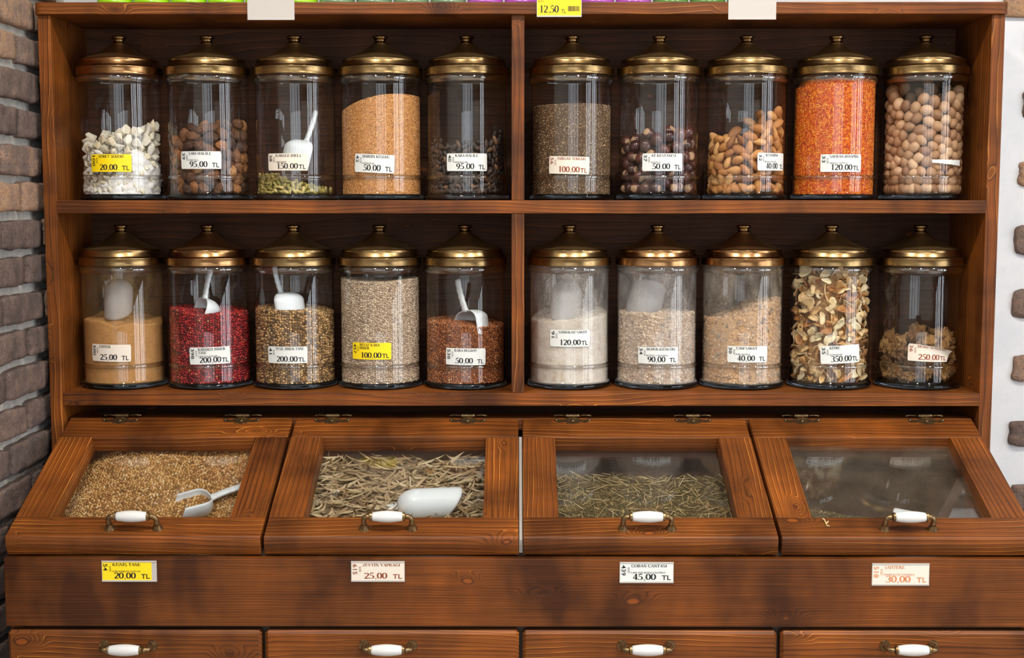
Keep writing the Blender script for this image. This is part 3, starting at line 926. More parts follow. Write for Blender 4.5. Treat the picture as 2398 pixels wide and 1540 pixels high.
for row, xs, names, zs, labs, basey in (('U', UX, NAMES_U, ZS1, LAB_U, 466), ('L', LX, NAMES_L, ZS2, LAB_L, 903)):
    for i, xp in enumerate(xs):
        jx = px_x(xp, basey, JY)
        jy = JY
        if i:
            jx = max(jx, JARS[-1].location.x + 0.1648) if abs(jx - JARS[-1].location.x) < 0.3 else jx
        jx = max(jx, -WI + 0.085)
        if i == 4:
            jx = min(jx, dvx - 0.0118 - 0.0836)
        if i == 5:
            jx = max(jx, dvx + 0.0118 + 0.0836)
        j = empty('glass_jar', (jx, jy, zs + 0.0002))
        tag(j, 'glass jar with brass lid holding ' + names[i], 'jar', 'glass jars with brass lids')
        JARS.append(j)
        gm = DUSTY.get((row, i), GLASS)
        obj('glass_body', body_mesh(gm), parent=j)
        ft = obj('glass_foot', FOOTM, parent=j)
        ft['label'] = 'thick dark glass foot'
        obj('glass_rib', RIBM, parent=j)
        obj('glass_neck', NECKM, parent=j)
        ld = obj('lid', LIDM2 if (row, i) in (('L', 6), ('L', 7), ('L', 1), ('U', 0)) else LIDM, parent=j)
        ld['label'] = 'domed brass lid'
        ld.rotation_euler = (rnd.uniform(-0.001, 0.001), rnd.uniform(-0.001, 0.001), rnd.uniform(0, 6))
        obj('knob', KNOBM, parent=ld)
        lb = labs[i]
        rl = RG + 0.0006
        if lb:
            x0, y0, x1, y1, paper, code, titles, sub, price, tilt = lb
            c = ray((x0 + x1) / 2, (y0 + y1) / 2, jy - RG)
            lw, lh = 0.0765 if x1 - x0 > 85 else 0.066, (y1 - y0) / F_PX * 2.5 * 0.99
            a0 = math.asin(max(-0.95, min(0.95, (c.x - jx) / rl)))
            # aim at the wall where it stands, a little deeper than its front
            c = ray((x0 + x1) / 2, (y0 + y1) / 2, jy - RG * math.cos(a0))
            a0 = math.asin(max(-0.95, min(0.95, (c.x - jx) / rl)))
            zc = c.z - (zs + 0.0002)
            ct, sn = math.cos(math.radians(tilt)), math.sin(math.radians(tilt))
            lift = 0.012 if (row, i) == ('L', 9) else 0.0

            def wrap(r, px, pz, lw=lw, lh=lh):
                qx, qz = px * ct - pz * sn, px * sn + pz * ct
                rr = r
                if lift:                      # the top corner has come off the glass and curls forward
                    k = max(0.0, (px / lw + 0.1) + (pz / lh - 0.1))
                    rr += lift * k * k
                    qz -= lift * 0.9 * k * k
                a = a0 + qx / rl
                return (rr * math.sin(a), -rr * math.cos(a), zc + qz)
            pl = obj('price_label', sheet('price_label', lw, lh, lambda u, v: wrap(rl, u, v), 24, 8, 0.0012), paper, j)
            lt = obj('lettering', ink_mesh('lettering', label_faces(lw, lh, code, titles, sub, price), lambda u, v: wrap(rl + 0.00035, u, v)), INKB if (row, i) in (('U', 5), ('L', 9)) else INK, pl)
            pl['label'] = ('yellow' if paper is YELLOW else 'cream' if paper is CREAM else 'white') + ' price label reading ' + price + ' TL'
        else:                                 # a torn strip is all that is left of the last jar's label
            c = ray(2216, 379, jy - RG * 0.8)
            a0 = math.asin((c.x - jx) / rl)
            zc = c.z - zs
            def wrap2(u, v):
                k = 0.35 + 0.65 * (u / 0.066 + 0.5)
                a = a0 + u / rl
                zz = zc + (v * k if v > 0 else v * (0.5 + 0.5 * k)) - 0.002 * u / 0.033
                return (rl * math.sin(a), -rl * math.cos(a), zz + 0.0006 * math.sin(u * 900))
            pl = obj('price_label', sheet('price_label', 0.064, 0.011, wrap2, 16, 2), PAPER, j)
            pl['label'] = 'torn white strip left of a price label'
U, L = JARS[:10], JARS[10:]

# ------------------------------------------------------------------ what the jars hold
def tinted(name, stops, rough=0.55, bump=0.0, bscale=(200, 200, 200), bdist=0.001, speck=None, sss=0.0, interp='LINEAR', **kw):
    """Colour differs from piece to piece."""
    t = NT(name)
    r = t.n('ShaderNodeObjectInfo').outputs['Random']
    col = t.ramp(r, stops, interp)
    ins = {'Roughness': rough, **kw}
    if speck:
        n1 = t.noise(t.vmul(t.co(), bscale), 1.0, 4.0, 0.65)
        col = t.mix(speck, col, t.ramp(n1, [(0.30, (0.35, 0.33, 0.31)), (0.52, (1, 1, 1)), (0.75, (1.25, 1.22, 1.18))]), 'MULTIPLY')
    b = t.pbr(**{'Base Color': col, **ins})
    if bump:
        n2 = t.noise(t.vmul(t.co(), bscale), 1.0, 3.0, 0.6)
        t.t.links.new(t.bump(n2, bump, bdist), b.inputs['Normal'])
    return t.m


def grains(o, d, scale, mat, seed, mode='ball', ymax=None, jitter=(0.8, 1.15), sub=2, body=True, dens=1.0, flat=False):
    """Cover a heap with its own grains (one uncountable mass, a geometry-nodes cover on one object)."""
    g = bpy.data.node_groups.new('grain_cover', 'GeometryNodeTree')
    g.interface.new_socket('Geometry', in_out='INPUT', socket_type='NodeSocketGeometry')
    g.interface.new_socket('Geometry', in_out='OUTPUT', socket_type='NodeSocketGeometry')
    N = lambda typ: g.nodes.new(typ)
    lk = g.links.new
    gi, go = N('NodeGroupInput'), N('NodeGroupOutput')
    dp = N('GeometryNodeDistributePointsOnFaces')
    dp.distribute_method = 'POISSON'
    dp.inputs['Distance Min'].default_value = d
    dp.inputs['Density Max'].default_value = 9.0 * dens / (d * d)
    dp.inputs['Seed'].default_value = seed
    lk(gi.outputs[0], dp.inputs['Mesh'])
    if ymax is not None:
        pos, sep, cmp_ = N('GeometryNodeInputPosition'), N('ShaderNodeSeparateXYZ'), N('FunctionNodeCompare')
        cmp_.data_type, cmp_.operation = 'FLOAT', 'LESS_THAN'
        lk(pos.outputs[0], sep.inputs[0])
        lk(sep.outputs['Y'], cmp_.inputs[0])
        cmp_.inputs[1].default_value = ymax
        lk(cmp_.outputs[0], dp.inputs['Selection'])
    ico = N('GeometryNodeMeshIcoSphere')
    ico.inputs['Radius'].default_value = 0.5
    ico.inputs['Subdivisions'].default_value = sub
    sm = N('GeometryNodeSetShadeSmooth')
    lk(ico.outputs['Mesh'], sm.inputs['Geometry'])
    if flat:
        sm.inputs['Shade Smooth'].default_value = False
    stm = N('GeometryNodeSetMaterial')
    stm.inputs['Material'].default_value = mat
    lk(sm.outputs[0], stm.inputs['Geometry'])
    inst = N('GeometryNodeInstanceOnPoints')
    lk(dp.outputs['Points'], inst.inputs['Points'])
    lk(stm.outputs[0], inst.inputs['Instance'])
    rv = N('FunctionNodeRandomValue')
    rv.data_type = 'FLOAT_VECTOR'
    rv.inputs[0].default_value = (0, 0, 0) if mode not in ('strand', 'straw') else (0, -0.55 if mode == 'straw' else -0.3, 0)
    rv.inputs[1].default_value = (6.28, 6.28, 6.28) if mode not in ('strand', 'straw') else (0.1, 0.55 if mode == 'straw' else 0.3, 6.28)
    rv.inputs['Seed'].default_value = seed + 1
    if mode in ('strand', 'straw'):
        rr = N('FunctionNodeRotateRotation')
        rr.rotation_space = 'LOCAL'
        lk(dp.outputs['Rotation'], rr.inputs[0])
        lk(rv.outputs[0], rr.inputs[1])
        # turn about the surface normal first, tip afterwards
        lk(rr.outputs[0], inst.inputs['Rotation'])
    else:
        lk(rv.outputs[0], inst.inputs['Rotation'])
    rs = N('FunctionNodeRandomValue')
    rs.data_type = 'FLOAT'
    rs.inputs[2].default_value, rs.inputs[3].default_value = jitter
    rs.inputs['Seed'].default_value = seed + 2
    vm = N('ShaderNodeVectorMath')
    vm.operation = 'SCALE'
    vm.inputs[0].default_value = scale
    lk(rs.outputs[1], vm.inputs['Scale'])
    lk(vm.outputs[0], inst.inputs['Scale'])
    if body:
        jn = N('GeometryNodeJoinGeometry')
        lk(gi.outputs[0], jn.inputs[0])
        lk(inst.outputs[0], jn.inputs[0])
        lk(jn.outputs[0], go.inputs[0])
    else:
        lk(inst.outputs[0], go.inputs[0])
    md = o.modifiers.new('grain_cover', 'NODES')
    md.node_group = g


def heap(name, jar, hfun, mat, label, R=RIN, seg=96, nz=24, nr=14, rough=0.0, seed=0, z0=0.0118, rside=0.0):
    """One mass filling a jar: hfun(x, y) gives the height above the jar's foot."""
    v, f = [], []
    for i in range(seg):
        a = 2 * PI * i / seg
        x, y = R * math.cos(a), R * math.sin(a)
        h = hfun(x, y)
        for k in range(nz + 1):
            zz = z0 + (h - z0) * k / nz
            q = 1.0 + rside * (noise.noise(Vector((x * 45, y * 45, zz * 45))) + 0.6 * noise.noise(Vector((x * 120, y * 120, zz * 120)))) if rside else 1.0
            v.append((x * q, y * q, zz))
    for i in range(seg):
        j = (i + 1) % seg
        for k in range(nz):
            f.append((i * (nz + 1) + k, j * (nz + 1) + k, j * (nz + 1) + k + 1, i * (nz + 1) + k + 1))
    prev = [i * (nz + 1) + nz for i in range(seg)]
    for r in range(1, nr):
        rr = R * (1 - r / nr)
        cur = []
        for i in range(seg):
            a = 2 * PI * i / seg
            x, y = rr * math.cos(a), rr * math.sin(a)
            p = Vector((x * 60 + seed, y * 60, 0))
            cur.append(len(v))
            v.append((x, y, hfun(x, y) + rough * noise.noise(p) + rough * 0.5 * noise.noise(p * 2.3)))
        for i in range(seg):
            j = (i + 1) % seg
            f.append((prev[i], prev[j], cur[j], cur[i]))
        prev = cur
    c = len(v)
    v.append((0, 0, hfun(0, 0)))
    for i in range(seg):
        f.append((prev[i], prev[(i + 1) % seg], c))
    o = obj(name, mesh_np(name, v, f), mat, loc=jar.location)
    return tag(o, label, name.split('_')[-1] if False else 'food', kind='stuff')


def yz(jar, ypx):
    """Height above a jar's foot of a level seen at this row of the photograph on the front of the jar."""
    return ray(1199, ypx, jar.location.y - RIN).z - jar.location.z


def tilt(jar, yl, yr, bulge=0.0, peak=0.0, back=0.0):
    zl, zr = yz(jar, yl), yz(jar, yr)
    return lambda x, y: zl + (zr - zl) * (x / RIN + 1) / 2 + bulge * (1 - ((x - peak) / RIN) ** 2) + back * (y / RIN + 1)


def sig(x, y, s, sc=40):
    return noise.noise(Vector((x * sc + s, y * sc, s * 1.7)))


# fine seeds and powders: masses nobody could count
M_ = tinted
m = M_('golden_seed', [(0.0, (0.16, 0.06, 0.02)), (0.12, (0.33, 0.13, 0.035)), (0.5, (0.52, 0.23, 0.065)), (0.85, (0.66, 0.34, 0.11)), (1.0, (0.80, 0.56, 0.28))])
f4 = tilt(U[3], 247, 229, 0.012, 0.022)
grains(heap('fine_seed_heap', U[3], f4, m, 'golden brown fine seeds sloping up in the jar marked 50,00'), 0.0020, (0.0026, 0.0022, 0.0020), m, 3, ymax=0.03, sub=1)
m = M_('grey_brown_seed', [(0.0, (0.045, 0.025, 0.011)), (0.45, (0.155, 0.085, 0.038)), (0.78, (0.29, 0.175, 0.085)), (0.9, (0.50, 0.34, 0.18)), (1.0, (0.75, 0.60, 0.40))])
f6 = tilt(U[5], 245, 243, 0.001)
grains(heap('fine_seed_heap', U[5], f6, m, 'grey brown fine seeds level in the jar marked 100,00'), 0.0019, (0.0026, 0.0019, 0.0016), m, 5, ymax=0.03, sub=1)
m = M_('safflower_strand', [(0.0, (0.22, 0.014, 0.001)), (0.30, (0.58, 0.070, 0.001)), (0.60, (0.78, 0.17, 0.001)), (0.85, (0.85, 0.34, 0.006)), (1.0, (0.85, 0.50, 0.05))], 0.6)
mb = plain('safflower_body', (0.44, 0.048, 0.001), 0.9)
f9 = lambda x, y: yz(U[8], 184) + 0.003 * sig(x, y, 4) - (0.012 if x < -0.06 else 0.0)
grains(heap('safflower_heap', U[8], f9, mb, 'orange safflower petals packed up to the lid of a jar'), 0.0018, (0.0075, 0.0013, 0.0010), m, 9, mode='strand', ymax=0.03, sub=1, jitter=(0.5, 1.3))
t = NT('ochre_powder')
n1 = t.noise(t.co(), 55.0, 6.0, 0.7)
n2 = t.noise(t.co(), 420.0, 3.0, 0.7)
col = t.ramp(n1, [(0.3, (0.44, 0.21, 0.065)), (0.7, (0.57, 0.29, 0.095))])
col = t.mix(0.6, col, t.ramp(n2, [(0.34, (0.22, 0.17, 0.12)), (0.42, (1, 1, 1)), (0.62, (1, 1, 1)), (0.8, (1.3, 1.25, 1.2))]), 'MULTIPLY')
b = t.pbr(**{'Base Color': col, 'Roughness': 0.95})
t.t.links.new(t.bump(n2, 0.35, 0.001), b.inputs['Normal'])
fl1 = lambda x, y: yz(L[0], 758) + 0.006 * sig(x, y, 1, 30) + 0.003 * sig(x, y, 5, 80) + max(0, y) * 0.16 - 0.006 * (x / RIN)
heap('herb_powder_heap', L[0], fl1, t.m, 'ochre herb powder filling half of the dusty jar marked 25,00', rough=0.002)
m = M_('red_peppercorn', [(0.0, (0.05, 0.004, 0.004)), (0.3, (0.21, 0.008, 0.010)), (0.75, (0.44, 0.016, 0.022)), (0.95, (0.52, 0.05, 0.035)), (1.0, (0.5, 0.25, 0.10))], 0.38)
fl2_ = tilt(L[1], 729, 741, 0.002, back=0.002)
fl2 = lambda x, y: fl2_(x, y) - 0.010 * math.exp(-((x + 0.003) / 0.022) ** 2 - ((y + 0.045) / 0.03) ** 2)
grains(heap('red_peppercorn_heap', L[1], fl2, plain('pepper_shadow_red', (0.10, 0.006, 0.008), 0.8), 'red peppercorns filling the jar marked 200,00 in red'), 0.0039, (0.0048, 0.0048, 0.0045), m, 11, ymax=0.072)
m = M_('brown_peppercorn', [(0.0, (0.05, 0.028, 0.012)), (0.25, (0.19, 0.104, 0.038)), (0.6, (0.40, 0.23, 0.085)), (0.88, (0.58, 0.35, 0.14)), (1.0, (0.68, 0.50, 0.26))], 0.45)
fl3 = tilt(L[2], 728, 738, 0.002, back=0.002)
o = heap('brown_peppercorn_heap', L[2], fl3, plain('pepper_body_brown', (0.13, 0.075, 0.032), 0.8), 'brown and green peppercorns filling most of a jar')
grains(o, 0.0039, (0.0048, 0.0048, 0.0046), m, 13, ymax=0.072)
m = M_('white_peppercorn', [(0.0, (0.20, 0.14, 0.10)), (0.2, (0.40, 0.30, 0.21)), (0.7, (0.56, 0.43, 0.31)), (1.0, (0.68, 0.56, 0.43))], 0.5)
fl4 = lambda x, y: yz(L[3], 662) + 0.006 * (x / RIN) ** 2 + 0.001 * sig(x, y, 2)
o = heap('white_peppercorn_heap', L[3], fl4, plain('pepper_body_white', (0.34, 0.25, 0.17), 0.8), 'white peppercorns filling the jar with a yellow label')
grains(o, 0.0034, (0.0042, 0.0042, 0.0041), m, 15, ymax=0.072)
m = M_('buckwheat_grain', [(0.0, (0.06, 0.018, 0.008)), (0.3, (0.24, 0.066, 0.019)), (0.75, (0.42, 0.135, 0.036)), (0.95, (0.56, 0.22, 0.07)), (1.0, (0.68, 0.45, 0.26))], 0.45)
fl5 = tilt(L[4], 762, 772, 0.002, back=0.004)
o = heap('buckwheat_heap', L[4], fl5, plain('buckwheat_body', (0.16, 0.048, 0.016), 0.8), 'red brown buckwheat grains filling the lower half of a jar')
grains(o, 0.0028, (0.0040, 0.0034, 0.0032), m, 17, ymax=0.072, sub=1)
t = NT('white_resin_powder')
n1 = t.noise(t.co(), 48.0, 7.0, 0.72)
b = t.pbr(**{'Base Color': t.ramp(n1, [(0.36, (0.48, 0.38, 0.29)), (0.46, (0.66, 0.59, 0.50)), (0.6, (0.76, 0.71, 0.64))]), 'Roughness': 0.95})
t.t.links.new(t.bump(n1, 0.6, 0.006), b.inputs['Normal'])
fl6 = lambda x, y: yz(L[5], 748) + 0.006 * (x / RIN) + 0.003 * sig(x, y, 3, 50) + 0.02 * max(0, y) / RIN
heap('resin_powder_heap', L[5], fl6, t.m, 'white lumpy resin powder in the jar marked 120,00', rough=0.003)
m = M_('incense_granule', [(0.0, (0.20, 0.14, 0.10)), (0.15, (0.42, 0.29, 0.19)), (0.6, (0.62, 0.47, 0.34)), (0.93, (0.74, 0.60, 0.46)), (1.0, (0.30, 0.27, 0.25))], 0.6)
fl7 = lambda x, y: yz(L[6], 738) + 0.004 * sig(x, y, 6, 50)
o = heap('incense_granule_heap', L[6], fl7, plain('incense_body', (0.48, 0.34, 0.22), 0.9), 'pale incense granules in the hazy jar marked 90,00', R=RIN - 0.0022)
grains(o, 0.0038, (0.0064, 0.0054, 0.0050), m, 19, ymax=0.072, jitter=(0.4, 1.5), sub=1, flat=True)
m = M_('pine_resin_crumb', [(0.0, (0.10, 0.07, 0.05)), (0.12, (0.38, 0.22, 0.11)), (0.55, (0.58, 0.36, 0.19)), (0.9, (0.68, 0.48, 0.30)), (1.0, (0.28, 0.24, 0.22))], 0.7)
fl8 = lambda x, y: yz(L[7], 752) + (yz(L[7], 703) - yz(L[7], 752)) * (1 / (1 + math.exp(-(x - 0.005) * 55))) + 0.003 * sig(x, y, 8, 50)
o = heap('pine_resin_heap', L[7], fl8, plain('resin_body', (0.58, 0.35, 0.17), 0.95), 'sandy pine resin crumbs sloping up in the jar marked 40,00', rough=0.003, R=RIN - 0.0025)
grains(o, 0.0036, (0.0056, 0.0050, 0.0045), m, 21, ymax=0.072, jitter=(0.25, 1.7), sub=1, dens=0.08, flat=True)


# ---- pieces one could count: packed by letting balls settle against the glass
def settle(rs, R, z0, core, ymax, seed, slope=0.0, iters=260, h=0.3):
    g = np.random.default_rng(seed)
    n = len(rs)
    a = g.uniform(PI - 0.15, 2 * PI + 0.15, n)
    rad = np.sqrt(g.uniform(core ** 2, (R - rs) ** 2))
    P = np.stack([rad * np.cos(a), rad * np.sin(a), z0 + rs + g.uniform(0, h, n)], 1)
    pairs = None
    for it in range(iters):
        if it < iters - 40:
            P[:, 2] -= 0.0022
            P[:, 0] += slope * 0.0022
        if it % 6 == 0:
            D = P[:, None, :] - P[None, :, :]
            d2 = (D * D).sum(2)
            lim = (rs[:, None] + rs[None, :]) * 1.0 + 0.006
            ia, ib = np.nonzero(np.triu(d2 < lim * lim, 1))
        for _ in range(2):
            d = P[ia] - P[ib]
            l = np.sqrt((d * d).sum(1)) + 1e-9
            ov = rs[ia] + rs[ib] - l
            k = ov > 0
            mv = d[k] / l[k][:, None] * (ov[k] * 0.45)[:, None]
            for c in range(3):
                P[:, c] += np.bincount(ia[k], mv[:, c], n) - np.bincount(ib[k], mv[:, c], n)
            rr = np.hypot(P[:, 0], P[:, 1])
            lim_o = R - rs
            kk = np.clip(rr, core, lim_o) / np.maximum(rr, 1e-6)
            P[:, 0] *= kk
            P[:, 1] *= kk
            P[:, 1] = np.minimum(P[:, 1], ymax)
            P[:, 2] = np.maximum(P[:, 2], z0 + rs)
    return P


def tangent_rot(p, rg, flat=0.75):
    """A turn whose x axis (the long one) lies mostly along the glass."""
    n = Vector((p[0], p[1], 0)).normalized()
    d = Vector((rg.gauss(0, 1), rg.gauss(0, 1), rg.gauss(0, 1))).normalized()
    d = (d - n * d.dot(n) * flat).normalized()
    q = d.to_track_quat('X', 'Z')
    return (q @ Euler((rg.uniform(0, 6.28), 0, 0)).to_quaternion()).to_euler()


def blob(name, ax, amp=0.0, freq=2.0, seed=0, sub=3, pinch=0.0, furrow=0.0, flatten=None):
    bm = bmesh.new()
    bmesh.ops.create_icosphere(bm, subdivisions=sub, radius=1.0)
    for v in bm.verts:
        p = v.co.copy()
        s = 1.0 + amp * noise.noise(p * freq + Vector((seed * 3.1, 0, 0))) + amp * 0.5 * noise.noise(p * freq * 2.3 + Vector((0, seed, 0)))
        if furrow:
            s += furrow * math.sin(math.atan2(p.z, p.y) * 7 + 3 * noise.noise(p * 2 + Vector((seed, 1, 0))))* (1 - abs(p.x)) 
        k = 1.0 - pinch * (p.x * 0.5 + 0.5) ** 2 if pinch else 1.0
        v.co = Vector((p.x * ax[0] * s, p.y * ax[1] * s * k, p.z * ax[2] * s * k))
    for f in bm.faces:
        f.smooth = True
    me = bpy.data.meshes.new(name)
    bm.to_mesh(me)
    bm.free()
    return me


def chunk(name, r, seed, npts=14, smooth=False):
    g = random.Random(seed)
    bm = bmesh.new()
    for _ in range(npts):
        d = Vector((g.gauss(0, 1), g.gauss(0, 1), g.gauss(0, 1))).normalized() * r * g.uniform(0.6, 1.0)
        bm.verts.new((d.x * 1.25, d.y * 0.9, d.z * 0.75))
    bmesh.ops.convex_hull(bm, input=bm.verts[:])
    bmesh.ops.delete(bm, geom=[v for v in bm.verts if not v.link_faces], context='VERTS')
    bmesh.ops.bevel(bm, geom=bm.edges[:], offset=r * 0.05, segments=1, affect='EDGES')
    me = bpy.data.meshes.new(name)
    bm.to_mesh(me)
    bm.free()
    return me


def tucked(me, p, e, s):
    """Where a piece goes so that no corner of it is outside the jar's wall or under its floor."""
    if me.name not in _co:
        a = np.empty(3 * len(me.vertices), dtype=np.float32)
        me.vertices.foreach_get('co', a)
        _co[me.name] = a.reshape(-1, 3)
    q = _co[me.name] @ np.array(e.to_matrix()).T * s + np.array(p)
    rr = np.hypot(q[:, 0], q[:, 1])
    k = int(rr.argmax())
    p = Vector(p)
    if rr[k] > 0.0757:
        p -= Vector((q[k, 0], q[k, 1], 0)) * ((rr[k] - 0.0757) / rr[k])
    p.z += max(0.0, 0.0114 - float(q[:, 2].min()))
    return p


_co = {}


def pile(name, jar, meshes, mat, P, rot, scl, label, cat, group, extra=None, keep=300):
    """One object for every piece; the rest, past the keep that show largest, is one mass."""
    for me in meshes:
        if not me.materials:
            me.materials.append(mat)
    order = sorted(range(len(P)), key=lambda i: P[i][1])
    rg = random.Random(len(P))
    base = None
    for n_, i in enumerate(order[:keep]):
        o = bpy.data.objects.new(name, meshes[rg.randrange(len(meshes))]) if base is None else base.copy()
        if base is not None:
            o.data = meshes[rg.randrange(len(meshes))]
        COL.objects.link(o)
        o.location = Vector(jar.location) + Vector(P[i])
        o.rotation_euler = rot(P[i], rg)
        s = scl(i, rg)
        o.scale = (s, s, s)
        o.location = Vector(jar.location) + tucked(o.data, P[i], o.rotation_euler, s)
        if base is None:
            base = o
            tag(o, label, cat, group)
    rest = order[keep:]
    if rest:
        v, f = [], []
        for i in rest:
            me = meshes[rg.randrange(len(meshes))]
            er, sc_ = Euler(rot(P[i], rg)), scl(i, rg)
            m4 = Matrix.LocRotScale(tucked(me, P[i], er, sc_), er, Vector((sc_,) * 3))
            b0 = len(v)
            v += [tuple(m4 @ q.co) for q in me.vertices]
            f += [tuple(b0 + k for k in q.vertices) for q in me.polygons]
        o = obj(name + '_heap', mesh_np(name + '_heap', v, f, meshes[0].polygons[0].use_smooth), mat, loc=jar.location)
        tag(o, 'the mass of ' + group + ' behind the front ones', cat, kind='stuff')


def top_trim(P, fn, rs):
    return [p for p, r in zip(P, rs) if p[2] + r * 0.6 < fn(p[0], p[1])]


def fill(jar, fn, r, var, core, ymax, seed, slope=0.0, over=0.62, h=0.3, iters=260):
    """Positions and radii of pieces that fill the front of a jar up to the height fn."""
    g = np.random.default_rng(seed)
    hs = np.mean([fn(RIN * 0.85 * math.cos(a), RIN * 0.85 * math.sin(a)) for a in np.linspace(PI, 2 * PI, 20)]) - 0.0118
    vol = PI * (RIN ** 2 - core ** 2) * max(hs, 0.01) * (0.5 + 0.5 * min(1, ymax / RIN * 0.8))
    n = int(over * vol / (4 / 3 * PI * r ** 3) / (1 + 3 * var * var / 3))
    rs = r * g.uniform(1 - var, 1 + var, n)
    P = settle(rs, RIN, 0.0118, core, ymax, seed, slope, iters, h)
    k = [i for i in range(n) if P[i, 2] - rs[i] * 0.2 < fn(P[i, 0], P[i, 1])]
    return P[k], rs[k]


def simple_pile(jar, fn, r, var, seed, meshes, mat, name, label, cat, group, core=0.034, ymax=0.03, slope=0.0, over=0.62, rot=None, keep=300, iters=260):
    P, rs = fill(jar, fn, r, var, core, ymax, seed, slope, over, iters=iters)
    pile(name, jar, meshes, mat, [tuple(p) for p in P], rot or (lambda p, g: tangent_rot(p, g)), lambda i, g: rs[i] / r, label, cat, group, keep=keep)
    return len(P)


counts = {}
# rock sugar
t = NT('rock_sugar')
n1 = t.noise(t.n('ShaderNodeNewGeometry').outputs['Position'], 22.0, 4.0, 0.6)
col = t.mix(t.n('ShaderNodeObjectInfo').outputs['Random'], (0.66, 0.57, 0.39), (0.82, 0.79, 0.71))
b = t.pbr(**{'Base Color': col, 'Roughness': 0.22, 'Subsurface Weight': 0.35, 'Subsurface Radius': (0.02, 0.018, 0.014), 'Subsurface Scale': 0.4, 'IOR': 1.5})
t.t.links.new(t.bump(t.noise(t.co(), 330.0, 4.0, 0.7), 0.7, 0.002), b.inputs['Normal'])
SUGAR = t.m
fu1 = lambda x, y: yz(U[0], 318) + (yz(U[0], 272) - yz(U[0], 318)) * math.exp(-((x - 0.028) / 0.055) ** 2) + 0.004 * sig(x, y, 2, 60)
counts['sugar'] = simple_pile(U[0], fu1, 0.0074, 0.50, 31, [chunk('rock_sugar_lump', 0.0098, s, 13) for s in range(8)], SUGAR, 'rock_sugar_lump', 'white rock sugar lump heaped in the jar with a yellow label', 'sugar lump', 'rock sugar lumps', core=0.036, ymax=0.03, over=0.85,
                              rot=lambda p, g: (g.uniform(0, 6), g.uniform(0, 6), g.uniform(0, 6)))
t = NT('sugar_dust')
n1 = t.noise(t.co(), 130.0, 6.0, 0.7)
b = t.pbr(**{'Base Color': (0.86, 0.85, 0.83), 'Roughness': 0.8})
t.t.links.new(t.bump(n1, 0.8, 0.004), b.inputs['Normal'])
fd = lambda x, y: 0.030 + 0.062 * math.exp(-((x - 0.040) / 0.035) ** 2) + 0.010 * sig(x, y, 9, 60)
heap('sugar_dust', U[0], fd, t.m, 'white sugar dust lying under the rock sugar lumps', R=RIN - 0.0045, rough=0.004, rside=0.10, nz=40)
# yellow myrobalan: prune-like dried fruit
m = M_('dried_fruit_skin', [(0.0, (0.055, 0.026, 0.017)), (0.35, (0.13, 0.054, 0.024)), (0.7, (0.24, 0.097, 0.038)), (0.92, (0.38, 0.155, 0.050)), (1.0, (0.50, 0.24, 0.09))], 0.42, 1.0, (130, 420, 420), 0.004, 0.8)
fu2 = lambda x, y: yz(U[1], 272) - 0.010 * math.exp(-((x - 0.012) / 0.018) ** 2) + 0.004 * sig(x, y, 3, 60)
counts['sari'] = simple_pile(U[1], fu2, 0.0104, 0.16, 33, [blob('dried_fruit', (0.0138, 0.0098, 0.0094), 0.12, 1.8, s, 4, 0.25, 0.055) for s in range(5)], m, 'dried_fruit', 'wrinkled brown dried fruit heaped in the jar marked 39', 'dried fruit', 'brown dried fruits', over=0.85)
# black myrobalan
m = M_('black_fruit_skin', [(0.0, (0.020, 0.014, 0.011)), (0.6, (0.050, 0.032, 0.024)), (0.88, (0.10, 0.056, 0.033)), (1.0, (0.25, 0.125, 0.06))], 0.5, 0.7, (200, 700, 700), 0.0015, 0.4)
fu5 = tilt(U[4], 290, 300, 0.0, 0.0)
counts['kara'] = simple_pile(U[4], fu5, 0.0058, 0.15, 35, [blob('black_dried_fruit', (0.0090, 0.0047, 0.0046), 0.14, 2.0, s, 2, 0.35, 0.06) for s in range(4)], m, 'black_dried_fruit', 'small black wrinkled dried fruit in the jar marked 40', 'dried fruit', 'black dried fruits', core=0.052, ymax=0.012, over=0.85)
# cardamom
m = M_('cardamom_skin', [(0.0, (0.18, 0.16, 0.030)), (0.4, (0.35, 0.30, 0.070)), (0.8, (0.52, 0.42, 0.13)), (1.0, (0.66, 0.54, 0.24))], 0.55, 0.6, (120, 900, 900), 0.001, 0.3)
fu3 = lambda x, y: max(0.017, yz(U[2], 412) + (yz(U[2], 458) - yz(U[2], 412)) * max(0, x + 0.03) / (RIN + 0.03)) + 0.002
counts['cardamom'] = simple_pile(U[2], fu3, 0.0042, 0.14, 37, [blob('cardamom_pod', (0.0078, 0.0037, 0.0034), 0.06, 2.0, s, 2, 0.45, 0.06) for s in range(4)], m, 'cardamom_pod', 'green cardamom pod in the low layer of the jar with a scoop', 'cardamom pod', 'green cardamom pods', core=0.046, ymax=0.012, over=0.8, slope=-0.25)
